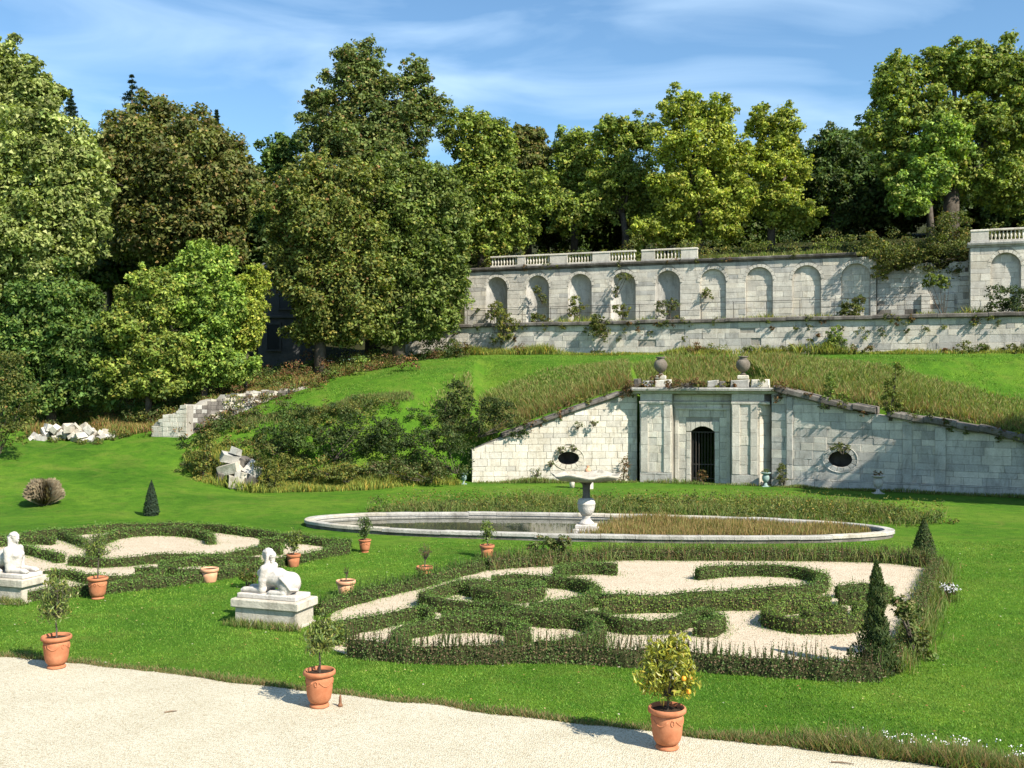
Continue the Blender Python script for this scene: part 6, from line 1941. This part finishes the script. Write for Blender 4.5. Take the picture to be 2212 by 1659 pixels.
# deep wood behind: crowns that close the gaps between the trunks
for px_, py_, rx_, d_, lab in ((700, 520, 120, 98, 'shaded tree deep in the wood behind the tall dark tree'), (560, 560, 90, 92, 'shaded tree deep in the wood behind the hidden house'), (1000, 520, 110, 104, 'shaded tree deep in the wood behind the left end of the arcade'),
        (1180, 470, 110, 112, 'shaded tree deep in the wood above the second niche'), (1330, 480, 110, 112, 'shaded tree deep in the wood above the fourth niche'), (1600, 480, 110, 110, 'shaded tree deep in the wood above the seventh niche'),
        (1760, 470, 100, 114, 'shaded tree deep in the wood above the eighth niche'), (1900, 440, 110, 110, 'shaded tree deep in the wood behind the big right-hand tree'), (2120, 460, 130, 108, 'shaded tree deep in the wood behind the right balustrade'), (60, 640, 160, 84, 'shaded tree deep in the wood at the far left'), (240, 560, 120, 92, 'shaded tree deep in the wood behind the chestnut'), (1470, 450, 110, 106, 'shaded tree deep in the wood behind the bright yellow lime tree'), (1690, 400, 90, 112, 'shaded tree deep in the wood behind the slim yellow tree'), (2010, 400, 110, 104, 'shaded tree deep in the wood behind the young bright tree'), (2240, 400, 110, 104, 'shaded tree deep in the wood at the right picture edge'), (1090, 430, 110, 108, 'shaded tree deep in the wood behind the mid-green tree'), (1260, 420, 90, 116, 'shaded tree deep in the wood behind the rounded yellow-green tree'), (850, 470, 110, 102, 'shaded tree deep in the wood behind the right ivy-clad tree'), (430, 470, 110, 100, 'shaded tree deep in the wood right behind the chestnut'), (1830, 370, 90, 118, 'shaded tree deep in the wood in the gap left of the big right-hand tree')):
    k_ = len(DEEP) % 3
    x_ = (px_ - CX) / F * d_
    if len(DEEP) < 3:
        t_ = tree(lab, [(px_, py_, 110, 75), (px_ - 55, py_ - 50, 66, 55), (px_ + 55, py_ - 30, 66, 55)], d_, 7500, .34, 'dark', trunk_r=.4)
    else:
        src = DEEP[k_]
        t_ = thing('broadleaf_tree', lab, 'tree', (x_, d_, ground_z(x_, d_)), RNG.uniform(0, 6.28), GT)
        for ch in src.children: link(bpy.data.objects.new(ch.name.split('.')[0], ch.data), t_)
        s_ = rx_ / 110 * d_ / DEEP[k_].location.y
        t_.scale = (s_, s_, s_)
        t_.location.z = CAM_H - (py_ - CY) / F * d_ - DEEP_Z[k_] * s_
    DEEP.append(t_)
    if len(DEEP_Z) < 3: DEEP_Z.append(CAM_H - (py_ - CY) / F * d_ - t_.location.z)

# undergrowth: an uncountable mass of leaves along the wood's edge and over the bank
def mass(name, label, pts, radius, leaf, pals, n_leaf, flat=.7):
    parts = []
    per = n_leaf // len(pts)
    for i, p in enumerate(pts):
        r = radius * RNG.uniform(.6, 1.3)
        V = clumpy_crown([(p + np.array([0, 0, r * .35]), (r * 1.3, r, r * flat))], per, leaf, pals[i % len(pals)] if RNG.random() < .8 else random.choice(pals), fill=.25, clump=.4)
        parts.append(V)
    V, Fc, T = join(parts)
    o = np_mesh(name, V, Fc, 'leaf', None, T)
    tag(o, label, None, None, 'stuff')
    return o
pts = []
for px_ in np.linspace(1010, 2330, 56):
    x = ((px_ - CX) / F) * 88
    y = y_arcade(x) + RNG.uniform(1.2, 5)
    pts.append(np.array([x, y, wood_z(x, y)]))
mass('undergrowth', 'low scrub along the edge of the wood above the arcade', pts, 1.4, .17, ['olive', 'weed_y', 'spring', 'dark'], 22000)
pts = []
for _ in range(120):
    px_ = RNG.uniform(400, 1030); d_ = RNG.uniform(57.5, 66)
    x = (px_ - CX) / F * d_
    z = ground_z(x, d_)
    if z < .15 or x > LW0[0] + .3 and d_ < LW0[1] + .6: continue
    if z > 4.8 - (px_ - 400) * -.0006 and px_ < 880: continue
    pts.append(np.array([x, d_, z]))
mass('bank_thicket', 'thicket of brambles and ivy covering the bank left of the grotto', pts, .85, .13, ['dark', 'green', 'weed', 'olive', 'weed_y'], 46000)
pts = []
for px_ in np.r_[np.linspace(60, 860, 44), np.linspace(60, 620, 40)]:
    d_ = RNG.uniform(66.5, 76) + max(0, (px_ - 500) * .012)
    x = (px_ - CX) / F * d_
    pts.append(np.array([x, d_ + 1, ground_z(x, d_ + 1)]))
mass('slope_scrub', 'scrub at the foot of the left trees behind the ruined wall', pts, 1.0, .15, ['weed_y', 'olive', 'lime', 'rust', 'weed'], 32000)

pts = []
for px_ in RNG.uniform(470, 830, 46):
    d_ = 69.5 + (px_ - 480) * .018 + RNG.uniform(0, 4.5)
    x = (px_ - CX) / F * d_
    pts.append(np.array([x, d_, ground_z(x, d_)]))
for px_, d_, zz in [(p_, d2, None) for p_, d2 in ((430, 63.6), (470, 65), (500, 66), (530, 66.8), (570, 68), (610, 69), (650, 70.2), (690, 71.5), (455, 64.4), (590, 68.5))] + [(p_, d2, z2) for p_, d2, z2 in ((440, 65.5, 3.9), (480, 66.8, 4.9), (520, 67.9, 5.5), (560, 69.2, 5.7), (610, 70.5, 5.8), (660, 72.2, 6.0), (365, 64.6, 3.2))]:
    x = (px_ - CX) / F * d_
    pts.append(np.array([x, d_, (ground_z(x, d_) if zz is None else zz - .3)]))
mass('rusty_scrub', 'rust-brown scrub above the ruined wall and below the olive trees', pts, .85, .13, ['rust', 'weed_y', 'rust', 'olive'], 16000)
pts = []
for _ in range(46):
    x = RNG.uniform(-6, 37); y = y_low_wall(x) - RNG.uniform(.3, 1.3)
    if RNG.random() > .25 + .75 * (x > 12): continue
    pts.append(np.array([x, y, float(hill(np.array([x]), np.array([y]))[0])]))
mass('terrace_scrub', 'scrubby weeds along the foot of the lower terrace wall', pts, .55, .13, ['weed_y', 'olive', 'weed', 'rust'], 9000, .9)
pts = [np.array([bx_, 64.2 + RNG.uniform(-.6, 1.4), 0.0]) for bx_ in RNG.uniform(-31, -24.5, 30)]
for p_ in pts: p_[2] = ground_z(p_[0], p_[1])
mass('rubble_weeds', 'weeds growing round the heap of rubble stones', pts, .32, .1, ['weed', 'weed_y', 'olive'], 3600)
pts = []
for px_ in RNG.uniform(560, 1000, 40):
    d_ = 74.5 + (px_ - 560) * .010 + RNG.uniform(0, 2.5)
    x = (px_ - CX) / F * d_
    if d_ < y_low_wall(x) - .8 or x < -9: pts.append(np.array([x, d_, ground_z(x, d_)]))
mass('tree_foot_scrub', 'dark scrub closing the foot of the ivy-clad trees', pts, 1.0, .15, ['olive', 'dark', 'green', 'rust'], 15000, .95)
# ivy and seedlings hanging on the old walls
pts = []
for s_ in RNG.uniform(4, lowf.L - 6, 60):
    q_ = lowf.pt(s_, 10.5 - RNG.random() ** 2 * 1.5, .22)
    pts.append(np.array(q_))
for s_ in RNG.uniform(0, S_END, 16):
    pts.append(np.array(arcf.pt(s_, RNG.choice([15.9, 15.95, RNG.uniform(11, 15)]), .2)))
for s_ in RNG.uniform(2, rf2.L, 20):
    pts.append(np.array(rf2.pt(s_, r_zt(s_) + RNG.uniform(-.3, .4), .3)))
for s_ in RNG.uniform(3, lf.L, 14):
    pts.append(np.array(lf.pt(s_, l_zt(s_) + RNG.uniform(-.2, .4), .1)))
for s_ in RNG.uniform(0, W_, 26):
    pts.append(np.array(pf.pt(s_, ZT + .05, RNG.uniform(-.6, .3))))
mass('wall_ivy', 'ivy, rusty seedlings and grass tufts clinging to the old walls and copings', pts, .26, .11, ['weed_y', 'rust', 'olive', 'weed'], 15000, 1.2)

# ------------------------------------------------------------------ grasses
def grass_obj(name, label, pts, h, w, pal, lean=.35, seg=1, mat='blade'):
    V, Fc, T = blades(pts, h, w, pal, lean, .2, seg)
    o = np_mesh(name, V, Fc, mat, None, T)
    return tag(o, label, None, None, 'stuff')
all_hedge = np.concatenate(HEDGE_PTS)
bed_polys = [np.array(front[::2] + rside[1:-1:2] + back[::2] + lside[1::2]), np.array(Lb)]
def lawn_ok(x, y):
    ok = y > y_gravel(x) + .03
    for b in bed_polys: ok &= ~in_poly(x, y, b)
    q = np.stack([x - BC[0], y - BC[1]], 1)
    ok &= ((q @ BU) / 12.2) ** 2 + ((q @ BV) / 3.5) ** 2 > 1
    return ok
near_poly = [G(-120, 1300)[:2], G(900, 1170)[:2], G(2330, 1170)[:2], G(2330, 1700)[:2], (9, 14), (-14, 19), G(-120, 1440)[:2]]
q = sample_poly(near_poly, 180000, lambda x, y: lawn_ok(x, y) & (RNG.random(len(x)) < (19 / np.maximum(y, 15)) ** 1.5))
hN = .020 + .014 * (vnoise(q[:, 0], q[:, 1], 1.3) + 1) / 2
V, Fc, T = blades(np.c_[q, np.zeros(len(q))], hN * RNG.uniform(.6, 1.6, len(q)), .010 + .0004 * q[:, 1], 'grass', .6)
pk = np.repeat(vnoise(q[:, 0], q[:, 1], .8) * .5 + vnoise(q[:, 0] + 7, q[:, 1], 2.3) * .5, 3)[:, None]
T = T * (1 + .32 * pk) + np.clip(pk - .25, 0, 1) * np.array([.10, .06, .015])
tag(np_mesh('lawn_grass', V, Fc, 'blade', None, T), 'short mown grass blades of the near lawn', None, None, 'stuff')
# ragged weedy border between lawn and gravel, taller to the right
ex = RNG.uniform(EDGE[0, 0], EDGE[-1, 0], 60000)
ex = ex[(ex > -13) & (ex < 13)]
dens = .45 + .55 * sstep(1.5, 5.0, ex)
ex = ex[RNG.random(len(ex)) < dens]
ey = y_gravel(ex) + np.abs(RNG.normal(0, .16, len(ex))) * (1 + 1.1 * sstep(3, 6, ex)) - .05
eh = (.06 + .12 * sstep(2.5, 6.0, ex)) * RNG.uniform(.5, 1.6, len(ex)) * (1 + .5 * vnoise(ex, ey, 2.2))
grass_obj('border_weeds', 'ragged weedy border between lawn and gravel', np.c_[ex, ey, np.zeros(len(ex))], eh, .02, [(4, (.065, .105, .026)), (3, (.115, .105, .04)), (4, (.17, .115, .06)), (2, (.045, .08, .02))], .55)
# white flowers in the border at the lower right and in the hedge side
def flower_patch(label, c, n, sx, sy, h):
    root = thing('white_flowers', label, 'flowers', (c[0], c[1], 0), 0, 'white flower patches')
    x, y = RNG.normal(0, sx, n), RNG.normal(0, sy, n)
    z = h * RNG.uniform(.7, 1.15, n)
    st = MB()
    for i in range(n): st.tube([(x[i] * .9, y[i], 0), (x[i], y[i], z[i])], [.004, .003], 4, False)
    st.build('stems', 'hedge_core', root)['kind'] = 'stuff'
    k = 4
    pos = np.repeat(np.stack([x, y, z], 1), k, 0) + RNG.normal(0, .018, (n * k, 3))
    V, Fc, T = leaf_cloud(pos, rand_unit(n * k) + np.array([0, -.5, 1]), RNG.uniform(.018, .036, n * k), RNG.uniform(.016, .03, n * k), np.full((n * k, 3), .8))
    np_mesh('petals', V, Fc, 'petal', root)['kind'] = 'stuff'
for px_, py_, n, sx, lab in ((1815, 1606, 26, .16, 'small white flower patch in the border, left of the others'), (1905, 1606, 20, .14, 'white flower patch second from the left along the border'), (1955, 1612, 26, .15, 'white flower patch in the middle of the border row'),
                             (2075, 1622, 40, .15, 'dense white flower patch low at the right'), (2030, 1614, 14, .12, 'sparse white flower patch left of the dense one'), (2200, 1642, 26, .10, 'white flower patch at the right picture edge')):
    flower_patch(lab, G(px_, py_), max(7, n // 2), sx * 1.3, .12, .15)
flower_patch('white daisies at the right side hedge of the right parterre', G(2052, 1300), 46, .14, .12, .42)

def meadow(name, label, poly, n, h0, h1, w, pals, zf, seg=2, lean=.25, accept=None, patch=1.2, feather=1.0):
    q = sample_poly(poly, n, accept, feather)
    z = zf(q[:, 0], q[:, 1])
    k = (vnoise(q[:, 0], q[:, 1], patch) + 1) / 2
    h = (h0 + (h1 - h0) * k ** 2) * RNG.uniform(.5, 1.25, len(q))
    return grass_obj(name, label, np.c_[q, z - .02], h, w, pals, lean, seg)
gx = lambda px, d: ((px - CX) / F * d, d)
zero = lambda x, y: np.zeros_like(x)
# weeds between basin and grotto
off_basin = lambda x, y: (((np.stack([x - BC[0], y - BC[1]], 1) @ BU) / 12.4) ** 2 + ((np.stack([x - BC[0], y - BC[1]], 1) @ BV) / 3.7) ** 2) > 1
meadow('tall_weeds', 'strip of tall weeds between the basin and the grotto lawn', [gx(750, 47), gx(900, 46), gx(1100, 46), gx(1500, 45), gx(1800, 43.5), gx(1960, 42.2), gx(2060, 43.5), gx(2040, 46.5), gx(1800, 51), gx(1400, 53), gx(1000, 52), gx(800, 50)], 20000, .25, .85, .035, 'weed', zero, 2, .35, off_basin, .8, 1.6)
wq = sample_poly([gx(770, 47.5), gx(900, 46.6), gx(1500, 45.6), gx(1960, 43), gx(2050, 44), gx(2030, 46), gx(1800, 50), gx(1400, 52), gx(1000, 51.3), gx(800, 49.5)], 190, off_basin)
mass('weed_patch', 'leafy weeds filling the strip between the basin and the grotto', [np.array([x, y, 0]) for x, y in wq], .42, .085, ['weed', 'green', 'weed_y', 'weed', 'olive'], 34000)
q = sample_poly([gx(780, 47), gx(1500, 46), gx(2050, 43), gx(2040, 46), gx(1700, 51), gx(900, 51)], 6000, off_basin)
V = leaf_cloud(np.c_[q, RNG.uniform(.1, .85, len(q))], rand_unit(len(q)) + np.array([0, -.2, .6]), RNG.uniform(.06, .14, len(q)), RNG.uniform(.04, .09, len(q)), pick_tint(len(q), PAL['weed_y']))
tag(np_mesh('weed_leaves', V[0], V[1], 'leaf', None, V[2]), 'broad weed leaves among the tall weeds before the grotto', None, None, 'stuff')
meadow('wall_foot_weeds', 'weeds along the foot of the grotto walls', [(LW0[0], LW0[1] - .1), tuple(pav(-3.7, .15)), tuple(pav(-3.7, .9)), (LW0[0], LW0[1] - 1.2)], 2600, .15, .45, .035, 'weed', zero)
meadow('wall_foot_weeds', 'weeds along the foot of the shaded right wall', [tuple(pav(-3.7, .12)), tuple(pav(4, .12)), (RW0[0], RW0[1] - .2), (RW1[0], RW1[1] - .2), (RW1[0] - .3, RW1[1] - .9), (RW0[0], RW0[1] - 1.1), tuple(pav(4, .9)), tuple(pav(-3.7, .9))], 5000, .12, .4, .035, 'weed', zero)
# hill meadow above the grotto: tall and straw coloured near the coping
hz_ = lambda x, y: hill(x, y)
above = lambda x, y: y > y_front(x) + .1
meadow('hill_meadow', 'tall straw-coloured grass on the hill just above the grotto', [gx(890, 66), gx(960, 61), gx(1400, 60), gx(1680, 58), gx(2400, 49), gx(2400, 59.5), gx(2050, 62.5), gx(1700, 71), gx(1300, 72), gx(1000, 71)], 62000, .18, .7, .045, 'straw', hz_, 2, .4, above, .5, 2.2)
cw = []
for fr_c in (lf, rf2):
    s_ = RNG.uniform(1.5 if fr_c is lf else 0, fr_c.L, 6500); o_ = -1.45 - np.abs(RNG.normal(0, .9, 6500))
    cw.append(fr_c.o + fr_c.u * s_[:, None] + fr_c.n * o_[:, None])
s_ = RNG.uniform(-.3, W_ + .8, 6000); o_ = RNG.uniform(-9.5, -.9, 6000)
cw.append(pf.o + pf.u * s_[:, None] + pf.n * o_[:, None])
cw = np.concatenate(cw)
cz = hill(cw[:, 0], cw[:, 1])
in_pav = ((cw - pf.o) @ pf.u > -.3) & ((cw - pf.o) @ pf.u < W_ + .8)
cz = np.where(in_pav & (cw[:, 1] < y_front(cw[:, 0])), ZT + .05, cz)
grass_obj('coping_weeds', 'tall rusty grass and weeds right behind the wall copings of the grotto', np.c_[cw, cz - .03], RNG.uniform(.15, .75, len(cw)), .045, [(4, (.13, .135, .045)), (3, (.09, .12, .03)), (2, (.17, .12, .05)), (1.5, (.16, .085, .04))], .35, 2)
meadow('hill_grass', 'rougher green grass of the upper hill', [gx(420, 65), gx(900, 66.5), gx(1300, 69), gx(2100, 61), gx(2330, 58), gx(2330, 66), gx(1700, 73), gx(1000, 80), gx(800, 74.5)], 45000, .06, .16, .045, 'grass', hz_, 1, .4, above)
meadow('bank_grass', 'dry grass and weeds along the ruined wall and the ramp', [gx(60, 64.5), gx(330, 65.5), gx(520, 67.8), gx(700, 73.2), gx(840, 77), gx(830, 82), gx(600, 76), gx(300, 69), gx(40, 68)], 26000, .3, .95, .06, [(4, (.12, .125, .03)), (3, (.175, .135, .05)), (3, (.20, .11, .045)), (2, (.08, .11, .025))], lambda x, y: np.array([ground_z(a, b) for a, b in zip(x, y)]), 2, .3)
meadow('bank_grass', 'yellow weeds at the foot of the overgrown bank', [gx(385, 60), gx(420, 56.5), gx(560, 55.8), gx(800, 57.2), gx(1010, 60.2), gx(1000, 61.8), gx(700, 61), gx(450, 62.5)], 22000, .25, .8, .05, 'weed_y', lambda x, y: ground_arr(x, y), 2, .3)
meadow('ramp_weeds', 'weeds on the south edge of the grass ramp', [gx(420, 64), gx(700, 64.8), gx(900, 66), gx(900, 67.5), gx(700, 66.8), gx(450, 65.3)], 9000, .2, .6, .045, 'weed', hz_, 2)
# foot of the terrace wall and its ledge
lo_ = lambda px: (px - CX) / F
wl_pts = [(x, y_low_wall(x) - .1) for x in np.linspace(-8.5, 38, 12)]
meadow('terrace_weeds', 'tall weeds along the foot of the lower terrace wall', wl_pts + [(x, y - 1.7) for x, y in wl_pts[::-1]], 13000, .12, 1.15, .05, 'weed_y', hz_, 2, .34, None, .75, .9)
wl_pts = [(x, y_low_wall(x) + .75) for x in np.linspace(-3.5, 37, 12)]
meadow('ledge_weeds', 'weeds growing on the terrace ledge below the niches', wl_pts + [(x, y + 2.5) for x, y in wl_pts[::-1]], 9000, .15, 1.0, .05, 'weed_y', lambda x, y: np.full_like(x, 10.5), 2, .34, None, 1.1, .5)
wl_pts = [(x, y_arcade(x) + .5) for x in np.linspace(10, 42, 10)]
meadow('wall_top_weeds', 'dry weeds along the top of the arcade wall', wl_pts + [(x, y + 1.6) for x, y in wl_pts[::-1]], 9000, .3, 1.0, .06, 'straw', lambda x, y: np.full_like(x, 16.0), 2, .3)
# reeds in the right part of the basin
def in_basin(x, y):
    qq = np.stack([x - BC[0], y - BC[1]], 1); a, b = qq @ BU, qq @ BV
    return ((a / 11.2) ** 2 + (b / 2.65) ** 2 < 1) & (RNG.random(len(x)) < sstep(-.5, 2.2, a - .4 * b))
meadow('reeds', 'brown reeds growing in the right part of the basin', [(2, 37), (16, 37), (16, 47), (2, 47)], 16000, .28, .5, .03, 'reed', lambda x, y: np.full_like(x, .06), 2, .14, in_basin)
# grass tufts at hedge feet and weeds inside the right side hedge
idx = RNG.integers(0, len(all_hedge), 30000)
hp = all_hedge[idx] + RNG.normal(0, .26, (30000, 2))
grass_obj('hedge_foot_grass', 'grass growing along the feet of the hedges', np.c_[hp, np.zeros(len(hp))], RNG.uniform(.04, .13, len(hp)), .018, 'grass', .4)
ln, _ = smooth_line(rside, .1)
idx = RNG.integers(0, len(ln), 4200)
hp = ln[idx] + RNG.normal(0, .2, (4200, 2)) + np.array([.16, 0])
grass_obj('side_weeds', 'long grass overgrowing the right side hedge', np.c_[hp, np.zeros(len(hp))], RNG.uniform(.12, .55, len(hp)), .02, 'weed', .3, 2)
ln, _ = smooth_line(back, .1)
idx = RNG.integers(0, len(ln), 5000)
hp = ln[idx] + RNG.normal(0, .25, (5000, 2)) + np.array([0, .2])
grass_obj('back_weeds', 'long grass overgrowing the back hedge of the right parterre', np.c_[hp, np.zeros(len(hp))], RNG.uniform(.2, .65, len(hp)), .022, 'weed', .3, 2)
# the plinth feet
for nr in (G(641, 1362), G(47, 1306)):
    u = np.array([math.cos(GARD), math.sin(GARD)])
    hp = nr[:2] - u * RNG.uniform(-.1, 1.95, 900)[:, None] + RNG.normal(0, .09, (900, 2)) + np.array([0, -.1])
    grass_obj('plinth_weeds', 'grass and weeds at the foot of a sphinx plinth', np.c_[hp, np.zeros(len(hp))], RNG.uniform(.06, .26, len(hp)), .018, 'weed', .4, 2)
# lawn sprinkling: fallen leaves
q = sample_poly(near_poly, 500, lawn_ok)
V = leaf_cloud(np.c_[q, np.full(len(q), .05)], rand_unit(len(q)) * .3 + np.array([0, 0, 1]), np.full(len(q), .06), np.full(len(q), .045), pick_tint(len(q), [(3, (.32, .17, .06)), (2, (.45, .36, .16)), (1, (.5, .45, .35))]))
tag(np_mesh('fallen_leaves', V[0], V[1], 'leaf', None, V[2]), 'fallen leaves scattered over the lawn', None, None, 'stuff')
# ------------------------------------------------------------------ odds and ends on the gravel
for a, b, lab in (((1795, 1647), (1845, 1652), 'dry brown stick on the gravel at the lower right'), ((355, 1540), (382, 1537), 'short dry twig on the gravel at the left')):
    p0, p1 = G(*a, z=.02), G(*b, z=.02)
    t = MB().tube([p0 + [0, 0, .012], (p0 + p1) / 2 + [0, .02, .015], p1 + [0, 0, .012]], [.012, .014, .007], 6).build('twig', 'twig')
    tag(t, lab, 'twig')
p = G(735, 1527)
t = thing('stake', 'small brown stake on the gravel edge just right of the middle pot', 'stake', (p[0], p[1], .01))
MB().lathe([(.05, 0), (.045, .03), (.028, .06), (.024, .15), (.018, .2), (.006, .22)], 10).build('post', 'rust', t, True)
